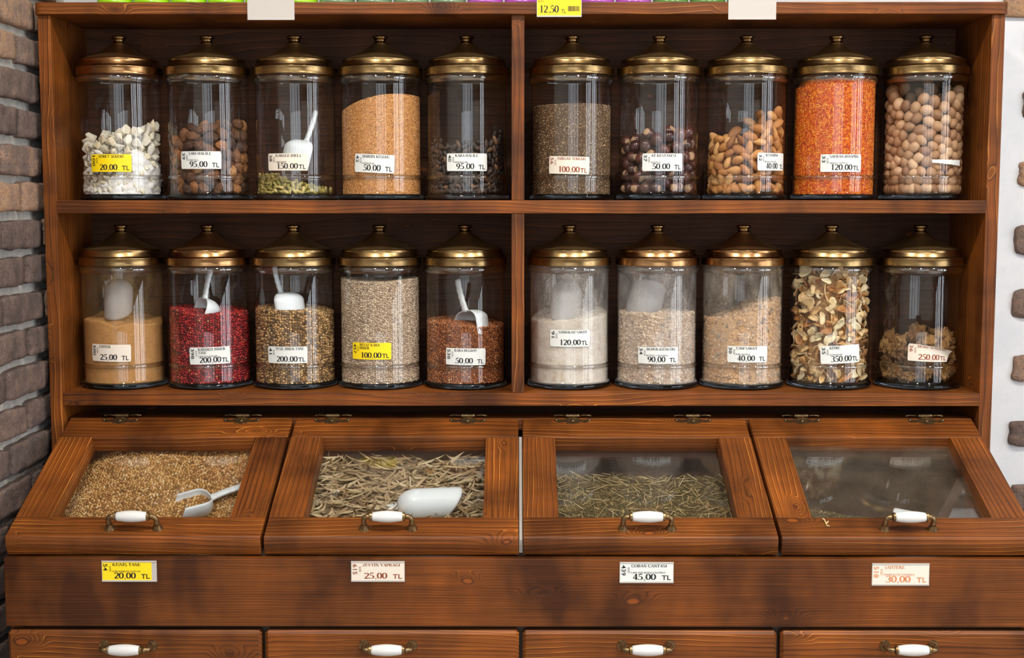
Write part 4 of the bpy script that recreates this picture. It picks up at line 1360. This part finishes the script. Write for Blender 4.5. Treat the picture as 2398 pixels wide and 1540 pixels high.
# horse chestnuts
t = NT('chestnut_shell')
g_ = t.n('ShaderNodeTexCoord').outputs['Object']
sp = t.n('ShaderNodeSeparateXYZ', {'Vector': g_})
n1 = t.noise(t.vmul(g_, (70, 70, 70)), 1.0, 2.0)
hil = t.n('ShaderNodeMapRange', {'Value': t.math('ADD', sp.outputs['Z'], t.math('MULTIPLY', n1, 0.004)), 'From Min': 0.0104, 'From Max': 0.0112}).outputs[0]
col = t.mix(t.n('ShaderNodeObjectInfo').outputs['Random'], (0.032, 0.011, 0.012), (0.105, 0.036, 0.026))
col = t.mix(hil, col, (0.40, 0.25, 0.14))
t.pbr(**{'Base Color': col, 'Roughness': t.math('MULTIPLY_ADD', hil, 0.5, 0.22)})
fu7 = lambda x, y: yz(U[6], 312) + 0.014 * math.exp(-(x / 0.03) ** 2)
counts['chestnut'] = simple_pile(U[6], fu7, 0.0118, 0.12, 39, [blob('horse_chestnut', (0.0122, 0.0122, 0.0110), 0.07, 1.5, s, 3) for s in range(4)], t.m, 'horse_chestnut', 'dark glossy horse chestnut heaped in the jar marked 37', 'chestnut', 'horse chestnuts', over=0.85, rot=lambda p, g: (g.uniform(0, 6), g.uniform(0, 6), g.uniform(0, 6)))
# almonds
m = M_('almond_skin', [(0.0, (0.24, 0.085, 0.022)), (0.35, (0.38, 0.15, 0.038)), (0.75, (0.53, 0.24, 0.068)), (1.0, (0.62, 0.34, 0.13))], 0.6, 0.6, (110, 700, 700), 0.001, 0.45)
fu8 = lambda x, y: yz(U[7], 302) + (yz(U[7], 256) - yz(U[7], 302)) / (1 + math.exp(-(x - 0.002) * 90)) + 0.003 * sig(x, y, 5, 60)
counts['almond'] = simple_pile(U[7], fu8, 0.0100, 0.16, 41, [blob('almond', (0.0150, 0.0098, 0.0072), 0.06, 2.0, s, 3, 0.45, 0.015) for s in range(4)], m, 'almond', 'brown almond in the sloping heap of the jar marked 32', 'almond', 'almonds', slope=0.35, over=0.86)
# nutmegs
m = M_('nutmeg_skin', [(0.0, (0.22, 0.105, 0.050)), (0.35, (0.34, 0.182, 0.092)), (0.75, (0.46, 0.270, 0.145)), (1.0, (0.60, 0.40, 0.245))], 0.55, 0.5, (150, 420, 420), 0.001, 0.3)
fu10 = lambda x, y: yz(U[9], 180)
counts['nutmeg'] = simple_pile(U[9], fu10, 0.0105, 0.13, 43, [blob('nutmeg', (0.0122, 0.0101, 0.0099), 0.04, 1.8, s, 3, 0.15, 0.012) for s in range(4)], m, 'nutmeg', 'pale brown nutmeg in the full jar with a torn label', 'nutmeg', 'nutmegs', over=0.98, iters=320)

# gum flakes: curled chips standing every way
def flake(name, seed, r):
    g = random.Random(seed)
    n = 18
    out = []
    p2, p3 = g.uniform(0, 6), g.uniform(0, 6)
    for i in range(n):
        a = 2 * PI * i / n
        rr = r * (1 + 0.22 * math.sin(2 * a + p2) + 0.14 * math.sin(3 * a + p3) + g.uniform(-0.07, 0.07))
        out.append((rr * 1.25 * math.cos(a), rr * 0.85 * math.sin(a)))
    c1, c2, tw = g.uniform(12, 45), g.uniform(-20, 25), g.uniform(-18, 18)
    v, f = [], []
    for k, s in enumerate((1.0, 0.66, 0.33)):
        for x, y in out:
            X, Y = x * s, y * s
            v.append((X, Y, c1 * Y * Y * 1.3 + c2 * X * X + tw * X * Y + 0.0006 * math.sin(X * 900 + seed)))
    v.append((0, 0, 0))
    for k in range(2):
        for i in range(n):
            j = (i + 1) % n
            f.append((k * n + i, k * n + j, (k + 1) * n + j, (k + 1) * n + i))
    for i in range(n):
        f.append((2 * n + i, 2 * n + (i + 1) % n, 3 * n))
    nv = len(v)
    th = 0.0007
    v += [(x, y, z - th) for x, y, z in v[:nv]]
    f += [tuple(nv + i for i in q[::-1]) for q in f[:]]
    for i in range(n):
        j = (i + 1) % n
        f.append((i, nv + i, nv + j, j))
    return mesh_np(name, v, f)


t = NT('gum_flake')
r_ = t.n('ShaderNodeObjectInfo').outputs['Random']
n1 = t.noise(t.co(), 70.0, 3.0, 0.6)
k = t.math('ADD', r_, t.math('MULTIPLY', t.math('SUBTRACT', n1, 0.5), 0.5), clamp=True)
col = t.ramp(k, [(0.0, (0.10, 0.035, 0.012)), (0.06, (0.36, 0.15, 0.045)), (0.30, (0.58, 0.34, 0.13)), (0.62, (0.70, 0.50, 0.26)), (0.95, (0.80, 0.67, 0.43))])
t.pbr(**{'Base Color': col, 'Roughness': 0.4, 'Subsurface Weight': 0.15, 'Subsurface Radius': (0.01, 0.006, 0.003), 'Subsurface Scale': 0.3})
GUM = t.m
rg = random.Random(77)
P, SC = [], []
top = yz(L[8], 634)
z = 0.020
row = 0
while z < top:
    na = 11
    for i in range(na):
        a = PI - 0.12 + (PI + 0.24) * (i + (0.5 if row % 2 else 0) + rg.uniform(-0.3, 0.3)) / na
        for layer in (0, 1):
            rr = RIN - 0.0055 - layer * 0.011 - rg.uniform(0, 0.004)
            aa = a + layer * 0.13
            P.append((rr * math.cos(aa), rr * math.sin(aa), z + rg.uniform(-0.004, 0.004) - layer * 0.003))
            SC.append(rg.choice((0.4, 0.5, 0.65, 0.8, 0.9, 1.2)) * (1.0 if layer == 0 else 1.15))
    z += 0.0145
    row += 1
def flake_rot(p, g):
    n = Vector((p[0], p[1], 0)).normalized()
    d = (n * g.uniform(0.35, 1.0) + Vector((g.gauss(0, .45), g.gauss(0, .45), g.gauss(0, .55)))).normalized()
    return (d.to_track_quat('Z', 'X') @ Euler((0, 0, g.uniform(0, 6.28))).to_quaternion()).to_euler()
pile('gum_flake', L[8], [flake('gum_flake', s, 0.0108) for s in range(9)], GUM, P, flake_rot, lambda i, g: SC[i], 'curled cream gum flake in the jar marked 35', 'gum flake', 'cream gum flakes')
counts['gum'] = len(P)
heap('gum_flake_core', L[8], lambda x, y: yz(L[8], 640) + 0.004 * sig(x, y, 8), plain('gum_shadow_brown', (0.36, 0.20, 0.085), 0.9), 'mass of gum flakes in the middle of the jar marked 35', R=RIN - 0.019)  # plain core; the brown shade between the flakes is put into its colour
# sponge pieces
def ragged(name, seed, r):
    bm = bmesh.new()
    bmesh.ops.create_icosphere(bm, subdivisions=4, radius=1.0)
    o_ = Vector((seed * 5.3, seed * 1.7, 0))
    for v in bm.verts:
        p = v.co.copy()
        s = 0.85 + 0.65 * noise.noise(p * 1.6 + o_) + 0.35 * noise.noise(p * 4.2 + o_) + 0.22 * noise.noise(p * 9.0 + o_)
        v.co = Vector((p.x * r * 1.2, p.y * r * 0.8, p.z * r)) * max(0.25, s)
    for f in bm.faces:
        f.smooth = True
    me = bpy.data.meshes.new(name); bm.to_mesh(me); bm.free()
    return me
m = M_('sponge', [(0.0, (0.11, 0.048, 0.014)), (0.5, (0.20, 0.096, 0.029)), (1.0, (0.32, 0.175, 0.062))], 0.95, 1.0, (300, 300, 300), 0.003, 0.75)
fl10 = lambda x, y: yz(L[9], 795) + 0.030 * math.exp(-((x + 0.042) / 0.016) ** 2) + 0.012 * math.exp(-((x - 0.01) / 0.02) ** 2) + 0.008 * math.exp(-((x - 0.06) / 0.014) ** 2)
counts['sponge'] = simple_pile(L[9], fl10, 0.0130, 0.3, 47, [ragged('sponge_piece', s, 0.0148) for s in range(7)], m, 'sponge_piece', 'ragged brown sponge piece in the jar marked 36', 'sponge', 'brown sponge pieces', over=0.75,
                               rot=lambda p, g: (g.uniform(0, 6), g.uniform(0, 6), g.uniform(0, 6)))

# ------------------------------------------------------------------ what the bins hold
def bin_heap(name, i, off, mat, label, nx=70, ny=50):
    x0, x1 = -XL + i * PITCHX + 0.0195, -XL + (i + 1) * PITCHX - 0.0195
    ya, yb = -0.2995, -0.0005
    zb = Z0 - 0.7
    v, f = [], []
    for j in range(ny + 1):
        for k in range(nx + 1):
            x, y = x0 + (x1 - x0) * k / nx, ya + (yb - ya) * j / ny
            v.append((x, y, max(zb + 0.002, slope_z(y) - off((k / nx), (y - ya) / (yb - ya)) - 0.03 * max(0.0, 1 - (y - ya) / (yb - ya) / 0.09))))
    for j in range(ny):
        for k in range(nx):
            a = j * (nx + 1) + k
            f.append((a, a + 1, a + nx + 2, a + nx + 1))
    o = obj(name, mesh_np(name, v, f), mat)
    return tag(o, label, 'food', kind='stuff')


# off(u, w): depth under the slope of the lids; u from one side to the other, w from front to back
def nz(u, w, s, sc):
    return noise.noise(Vector((u * sc + s, w * sc * 0.75, s)))
m = M_('coriander_seed', [(0.0, (0.16, 0.075, 0.024)), (0.2, (0.40, 0.20, 0.062)), (0.6, (0.60, 0.34, 0.115)), (0.9, (0.72, 0.47, 0.20)), (1.0, (0.82, 0.66, 0.43))], 0.5)
off1 = lambda u, w: 0.046 + 0.046 * math.exp(-((u - 0.76) / 0.14) ** 2 - ((w - 0.22) / 0.24) ** 2) + 0.030 * math.exp(-(u / 0.16) ** 2) * (0.3 + w) + 0.010 * max(0, 0.25 - w) * 4 + 0.010 * nz(u, w, 3, 4) + (0.014 * (1 - u) * (1 - w))
o = bin_heap('coriander_seed_heap', 0, off1, plain('coriander_body', (0.22, 0.115, 0.036), 0.9), 'golden coriander seeds filling the bin tagged 20,00 in yellow')
grains(o, 0.0037, (0.0046, 0.0045, 0.0043), m, 51)
# dried olive leaves
def leaf(name, seed):
    g = random.Random(seed)
    Ln, W = g.uniform(0.023, 0.029), g.uniform(0.0021, 0.0034)
    cu, bend, fold = g.uniform(1, 8), g.uniform(-8, 8), g.uniform(0.6, 2.0)
    n = 10
    v, f = [], []
    for i in range(n + 1):
        s = -1 + 2 * i / n
        w = W * max(0.03, (1 - abs(s) ** 2.2)) * (1 - 0.25 * s)
        for q in (-1, -0.5, 0, 0.5, 1):
            v.append((Ln * s, q * w + bend * 0.01 * Ln * s * s * 3, cu * (Ln * s) ** 2 - fold * abs(q) * w * 0.9))
    for i in range(n):
        for q in range(4):
            a = i * 5 + q
            f.append((a, a + 1, a + 6, a + 5))
    nv = len(v)
    v += [(x, y, z - 0.0004) for x, y, z in v]
    f += [tuple(nv + k for k in q[::-1]) for q in f[:]]
    for i in range(n):
        for q in (0, 4):
            a, b2 = i * 5 + q, (i + 1) * 5 + q
            f.append((a, b2, b2 + nv, a + nv) if q == 4 else (b2, a, a + nv, b2 + nv))
    return mesh_np(name, v, f)
m = M_('dried_leaf', [(0.0, (0.22, 0.135, 0.065)), (0.2, (0.36, 0.26, 0.135)), (0.6, (0.52, 0.405, 0.235)), (0.9, (0.66, 0.55, 0.36)), (1.0, (0.42, 0.23, 0.09))], 0.6, 0.4, (60, 700, 700), 0.001, 0.25)
off2 = lambda u, w: 0.050 + 0.020 * math.exp(-((u - 0.62) / 0.3) ** 2 - ((w - 0.10) / 0.22) ** 2) + 0.008 * nz(u, w, 6, 3) + 0.016 * math.exp(-((u - 0.7) / 0.2) ** 2 - ((w - 0.45) / 0.2) ** 2)
LEAVES = [leaf('olive_leaf', s) for s in range(8)]
for me in LEAVES:
    me.materials.append(m)
bed = bin_heap('olive_leaf_bed', 1, lambda u, w: off2(u, w) + 0.008, plain('leaf_body', (0.16, 0.11, 0.06), 0.9), 'lower leaves of the heap of dried olive leaves in its bin')
bed.data.materials.append(m)
bm = bmesh.new()
bm.from_mesh(bed.data)
g = random.Random(4)
x0, x1 = -XL + PITCHX + 0.045, -XL + 2 * PITCHX - 0.045
for _ in range(700):
    u, w = g.random(), g.random()
    x, y = x0 + (x1 - x0) * u, -0.270 + 0.240 * w
    m4 = Matrix.LocRotScale(Vector((x, y, slope_z(y) - off2(u, w) - 0.004)), Euler((0.40 + g.gauss(0, .3), g.gauss(0, .28), g.uniform(0, 6.28))), Vector((1, 1, 1)) * g.uniform(0.7, 1.05))
    me = LEAVES[g.randrange(8)]
    up = max((m4 @ q.co).z - slope_z((m4 @ q.co).y) for q in me.vertices) + 0.030
    m4 = Matrix.Translation((0, 0, -max(0.0, up))) @ m4
    vv = [bm.verts.new(m4 @ q.co) for q in me.vertices]
    for q in me.polygons:
        f_ = bm.faces.new([vv[k] for k in q.vertices])
        f_.material_index, f_.smooth = 1, True
bm.to_mesh(bed.data)
bm.free()
g = random.Random(21)
base = None
x0, x1 = -XL + PITCHX + 0.045, -XL + 2 * PITCHX - 0.045
for n_ in range(300):
    u, w = (n_ % 20 + g.random()) / 20, (n_ // 20 + g.random()) / 15
    x, y = x0 + (x1 - x0) * u, -0.276 + 0.255 * w
    o = bpy.data.objects.new('olive_leaf', LEAVES[0]) if base is None else base.copy()
    o.data = LEAVES[g.randrange(8)]
    COL.objects.link(o)
    o.location = (x, y, slope_z(y) - off2(u, w) + g.uniform(0.0, 0.006))
    ang = g.gauss(0.35, 0.5) if g.random() < 0.6 else g.uniform(0, 6.28)
    o.rotation_euler = (0.40 + g.gauss(0, .4), g.gauss(0, .30), ang)
    s = g.uniform(0.6, 1.15)
    o.scale = (s, s, s)
    m4 = Matrix.LocRotScale(o.location, o.rotation_euler, o.scale)
    o.location.z -= max(0.0, max((m4 @ q.co).z - slope_z((m4 @ q.co).y) for q in o.data.vertices) + 0.028)
    if base is None:
        base = o
        tag(o, 'dried grey green olive leaf on the heap in the bin tagged 25,00 in cream', 'leaf', 'dried olive leaves')
# dried herb with straw stalks
m1 = M_('herb_stalk', [(0.0, (0.26, 0.18, 0.075)), (0.5, (0.56, 0.43, 0.22)), (0.9, (0.76, 0.63, 0.38)), (1.0, (0.86, 0.76, 0.52))], 0.6)
m2 = M_('herb_crumb', [(0.0, (0.045, 0.03, 0.012)), (0.5, (0.135, 0.095, 0.036)), (0.85, (0.26, 0.185, 0.075)), (1.0, (0.46, 0.34, 0.16))], 0.8)
off3 = lambda u, w: 0.050 + 0.050 * w * w + 0.012 * nz(u, w, 9, 4) + 0.006 * nz(u, w, 2, 12)
hb = plain('herb_body', (0.085, 0.068, 0.028), 0.95)
o = bin_heap('dried_herb_heap', 2, off3, hb, 'dark green crumbled herb in the bin tagged 45,00')
grains(o, 0.0045, (0.012, 0.0035, 0.0016), m2, 53, mode='strand', sub=1, jitter=(0.4, 1.3))
o = bin_heap('dried_stalk_heap', 2, lambda u, w: off3(u, w) - 0.003, hb, 'loose straw coloured stalks strewn over the herb in the bin')
grains(o, 0.0125, (0.042, 0.0011, 0.0011), m1, 57, mode='straw', sub=1, jitter=(0.3, 1.25), body=False)
off4 = lambda u, w: (slope_z(-0.2995 + 0.299 * w) - (Z0 - 0.588)) + 0.012 * nz(u, w, 4, 5) + 0.030 * max(0.0, u - 0.35) - 0.020 * max(0.0, 1 - u / 0.55)
o = bin_heap('dried_herb_heap', 3, off4, hb, 'last handful of crumbled herb low in the nearly empty bin')
grains(o, 0.006, (0.014, 0.0032, 0.0016), m2, 59, mode='strand', sub=1, jitter=(0.4, 1.4))

# ------------------------------------------------------------------ scoops
def scoop_meshes(Ln, R, H, cover=105, rip=True):
    nu, na = 18, 22
    v, f = [], []
    for i in range(nu + 1):
        u = i / nu
        k = min(1.0, u / 0.32)
        rr = R * math.sqrt(max(0.0, 1 - (1 - k) ** 2)) * (1 - 0.04 * u)
        rr = max(rr, R * 0.02)
        for j in range(na + 1):
            ph = math.radians(-cover + 2 * cover * j / na)
            a = Ln * u * (1 - 0.20 * (1 - math.cos(ph)) * u)
            v.append((a, rr * math.sin(ph), -rr * math.cos(ph)))
    for i in range(nu):
        for j in range(na):
            a = i * (na + 1) + j
            f.append((a, a + na + 1, a + na + 2, a + 1))
    bowl = mesh_np('bowl', v, f)
    bm = bmesh.new()
    n = 22
    rings = []
    for i in range(n + 1):
        s = i / n
        x = 0.004 - (H + 0.004) * s
        w = min(R * 0.33, 0.0085) * (1 + (0.07 * math.sin(s * 5 * 2 * PI) if rip and 0.2 < s < 0.95 else 0)) * (1.15 if s < 0.1 else 1.0)
        w *= math.sqrt(max(0.05, 1 - max(0, (s - 0.93) / 0.07) ** 2))
        th = w * 0.55
        zc = -R * 0.05 + H * 0.10 * math.sin(s * PI * 0.6)
        rings.append([bm.verts.new((x, w * math.cos(2 * PI * k / 14), zc + th * math.sin(2 * PI * k / 14))) for k in range(14)])
    for a, b2 in zip(rings, rings[1:]):
        for k in range(14):
            bm.faces.new((a[k], a[(k + 1) % 14], b2[(k + 1) % 14], b2[k])).smooth = True
    bm.faces.new(rings[0]); bm.faces.new(rings[-1][::-1])
    bmesh.ops.recalc_face_normals(bm, faces=bm.faces[:])
    hd = bpy.data.meshes.new('handle'); bm.to_mesh(hd); bm.free()
    return bowl, hd


def scoop(loc, hdir, odir, Ln, R, H, mat, label, rip=True, cover=105):
    """loc: where handle and bowl meet; hdir: towards the handle's end; odir: the open side of the bowl."""
    X = -Vector(hdir).normalized()
    Z = Vector(odir)
    Z = (Z - X * Z.dot(X)).normalized()
    Y = Z.cross(X)
    m4 = Matrix((X, Y, Z)).transposed().to_4x4()
    e = empty('scoop')
    e.matrix_basis = Matrix.Translation(loc) @ m4
    tag(e, label, 'scoop')
    bl, hd = scoop_meshes(Ln, R, H, cover, rip)
    o = obj('bowl', bl, mat, e)
    md = o.modifiers.new('wall', 'SOLIDIFY')
    md.thickness = 0.0016
    md.offset = 0
    obj('handle', hd, mat, e)
    return e


def in_jar(jar, x, y, dy):
    """Point of a jar's inside seen at this pixel, dy behind the jar's middle."""
    return ray(x, y, jar.location.y + dy)


scoop(in_jar(U[2], 719, 330, 0.0), (0.20, 0.12, 0.95), (0.88, 0.45, 0.0), 0.066, 0.040, 0.062, PLASTIC, 'white plastic scoop standing in the cardamom jar', cover=93)
scoop(in_jar(L[0], 278, 652, -0.005), (0.0, 0.12, 0.99), (0.1, 1.0, 0.1), 0.082, 0.027, 0.02, FROST, 'cloudy plastic scoop stuck upright in the ochre powder')
scoop(in_jar(L[1], 479, 695, -0.033), (0.28, 0.10, 0.92), (-0.85, -0.50, 0.0), 0.062, 0.036, 0.054, PLASTIC, 'white plastic scoop stuck in the red peppercorns', cover=93)
scoop(in_jar(L[2], 656, 685, -0.012), (-0.15, 0.10, 0.97), (-0.98, 0.10, 0.0), 0.062, 0.043, 0.054, PLASTIC, 'white plastic scoop stuck in the brown peppercorns', cover=93)
scoop(in_jar(L[4], 1088, 726, -0.030), (-0.16, 0.10, 0.98), (-0.85, -0.52, 0.0), 0.062, 0.042, 0.062, PLASTIC, 'white plastic scoop stuck in the red brown buckwheat', cover=93)
scoop(in_jar(L[5], 1330, 655, 0.0), (0.1, 0.42, 0.9), (0.15, 1.0, -0.2), 0.098, 0.029, 0.012, FROST, 'cloudy plastic scoop stuck in the white resin powder')
scoop(in_jar(L[6], 1500, 760, 0.0), (-0.20, 0.02, -0.98), (0.0, 1.0, 0.05), 0.092, 0.034, 0.03, FROST, 'cloudy plastic scoop standing mouth up in the incense granules')


def in_bin(x, y, off):
    """Point seen at a pixel on the plane that lies off under the slope of the lids."""
    lo, hi = -0.33, 0.02
    for _ in range(40):
        mid = (lo + hi) / 2
        if ray(x, y, mid).z > slope_z(mid, off):
            lo = mid
        else:
            hi = mid
    return ray(x, y, lo)


scoop(in_bin(497, 1163, 0.042), (0.88, 0.40, 0.17), (-0.32, -0.40, 0.86), 0.072, 0.031, 0.062, PLASTIC, 'white plastic scoop half sunk in the coriander seeds', rip=False)
scoop(in_bin(927, 1186, 0.058), (-0.99, -0.10, -0.03), (0.04, 0.42, -0.90), 0.118, 0.030, 0.074, PLASTIC, 'large white plastic scoop lying face down on the olive leaves')
scoop(in_bin(2200, 1247, 0.084), (0.96, -0.20, -0.16), (0.1, 0.5, -0.85), 0.085, 0.028, 0.03, PLASTIC, 'white plastic scoop lying in the nearly empty bin')

# a dry sprig that fell on the front rail of the last lid
bm = bmesh.new()
p0 = lid_to_world(px_x(1931, 1225, -0.28), 0.327, 0.0014)
for a, b_ in (((0, 0.010, 0), (0.001, -0.010, 0)), ((0.001, -0.003, 0), (0.006, 0.003, 0.001)), ((0.0005, -0.008, 0), (0.005, -0.011, 0.0006)), ((0.0005, 0.006, 0), (-0.003, 0.011, 0.0006))):
    q = [p0 + Vector((v[0], 0, 0)) + EY * v[1] + EZ * v[2] for v in (a, b_)]
    tube(bm, [q[0], (q[0] + q[1]) / 2 + Vector((0.0004, 0, 0)), q[1]], [0.0011, 0.0013, 0.0007], 6)
tag(obj('dry_sprig', bm, plain('dry_sprig', (0.60, 0.45, 0.22), 0.7)), 'small dry sprig fallen on the front rail of the nearly empty bin', 'sprig')

# ------------------------------------------------------------------ price tags and the tins on top
def shelf_tag(x0, y0, x1, y1, Y, label, paper=None, code='', titles=(), sub='', price='', ink=None, card=(0, 1), z_up=0.0):
    a, c = ray(x0, y0, Y), ray(x1, y1, Y)
    w, h = c.x - a.x, a.z - c.z
    e = empty('price_tag', ((a.x + c.x) / 2, Y, (a.z + c.z) / 2))
    tag(e, label, 'price tag')
    bm = bmesh.new()
    th = 0.0022
    # holder: back plate, folded lips along the top and the bottom
    box(bm, -w / 2, w / 2, -th * 0.5, 0.0, -h / 2, h / 2)
    box(bm, -w / 2, w / 2, -th, -th * 0.5, -h / 2, -h / 2 + 0.0028, 0.0004)
    box(bm, -w / 2, w / 2, -th, -th * 0.5, h / 2 - 0.0024, h / 2, 0.0004)
    obj('holder', bm, HOLDER, e)
    if paper is not None:
        cw = w * (card[1] - card[0]) - 0.002
        ch = h - 0.005
        cx = w * ((card[0] + card[1]) / 2 - 0.5)
        bm = bmesh.new()
        box(bm, cx - cw / 2, cx + cw / 2, -th * 0.5 - 0.0004, -th * 0.5 - 0.0001, -ch / 2, ch / 2)
        cd = obj('card', bm, paper, e)
        if price == '12,50':
            q = serif('MEL KİM AROMATİK LAVANTA', -0.49 * cw, 0.30 * ch, 0.09 * ch, 0.86 * cw) + serif('SUYU', -0.49 * cw, 0.13 * ch, 0.09 * ch, 0.15 * cw)
            q += serif(price, -0.45 * cw, -0.36 * ch, 0.34 * ch, 0.44 * cw, 1.05) + sans('TL', 0.05 * cw, -0.38 * ch, 0.18 * ch, 0.10 * cw, 0.012)
            bx = 0.20 * cw
            g = random.Random(5)
            while bx < 0.46 * cw:
                bw = cw * g.choice((0.004, 0.007, 0.011))
                q.append([(bx, -0.30 * ch), (bx + bw, -0.30 * ch), (bx + bw, -0.05 * ch), (bx, -0.05 * ch)])
                bx += bw + cw * g.choice((0.004, 0.006))
        else:
            q = [[(p[0], p[1]) for p in r] for r in label_faces(cw, ch, code, titles, sub, price)]
        obj('lettering', ink_mesh('lettering', q, lambda u, v: (cx + u, -th * 0.5 - 0.0007, v)), ink or INK, e)
    return e


FB = -0.3222
shelf_tag(238, 1312, 368, 1361, FB, 'yellow price tag reading 20,00 TL under the bin of coriander', YELLOW, '54', ['KİŞNİŞ TANE'], 'CORİANDRUM SATİVUM', '20,00', INK, (0.0, 0.92))
shelf_tag(822, 1313, 948, 1361, FB, 'cream price tag reading 25,00 TL under the bin of leaves', CREAM, '615', ['ZEYTİN YAPRAĞI'], '', '25,00', INKB)
shelf_tag(1451, 1315, 1577, 1364, FB, 'white price tag reading 45,00 TL on the front board', PAPER, '439', ['ÇOBAN ÇANTASI'], 'TARLASPİ BURSA PASTİRUS', '45,00', INK)
shelf_tag(2042, 1318, 2175, 1370, FB, 'faded price tag reading 30,00 TL under the nearly empty bin', CREAM, '518', ['ŞAHTERE'], 'EBIBRAUCH TAMARIA', '30,00', INKR)
TB = -0.0102
shelf_tag(579, -8, 690, 47, TB, 'blank pale tag holder above the cardamom and wrinkled fruit jars')
shelf_tag(1257, -16, 1362, 40, TB, 'yellow price tag reading 12,50 TL on the top board', YELLOW, '', [], '', '12,50', INK)
shelf_tag(1706, -10, 1817, 46, TB, 'blank pale tag holder above the almond jar')


def tin(x, r, col, label, group):
    prof = [(0.0, 0.0), (r * 0.93, 0.0), (r * 0.985, 0.0012), (r, 0.003), (r * 0.985, 0.0048), (r * 0.965, 0.0065), (r * 0.965, 0.118), (r * 0.985, 0.120), (r, 0.122), (r * 0.985, 0.1245), (r * 0.94, 0.1245), (r * 0.92, 0.122), (0.0, 0.122)]
    me = lathe('tin', prof, 48)
    me.materials.append(col)
    o = obj('tin', me, loc=(x, 0.033, ZT + 0.0216))
    return tag(o, label, 'tin', group)


LIME = plain('lime_green_lacquer', (0.30, 0.62, 0.01), 0.25, **{'Coat Weight': 0.5})
SAGE = plain('sage_green_lacquer', (0.15, 0.24, 0.13), 0.25, **{'Coat Weight': 0.5})
PURP = plain('purple_lacquer', (0.36, 0.075, 0.40), 0.25, **{'Coat Weight': 0.5})
GRN = plain('leaf_green_lacquer', (0.10, 0.22, 0.045), 0.25, **{'Coat Weight': 0.5})
sx = px_x(1093, 0, 0.033)
for k in range(-10, 8):
    mat, lb_, gr = (LIME, 'lime green tin standing on the top board', 'lime green tins') if k < -4 else (SAGE, 'sage green tin standing on the top board', 'sage green tins') if k < 0 else (PURP, 'purple tin standing on the top board', 'purple tins') if k < 5 else (GRN, 'leaf green tin standing on the top board', 'leaf green tins')
    tin(sx + (k + 0.5) * 0.0685, 0.034, mat, lb_, gr)
print('COUNTS', counts)
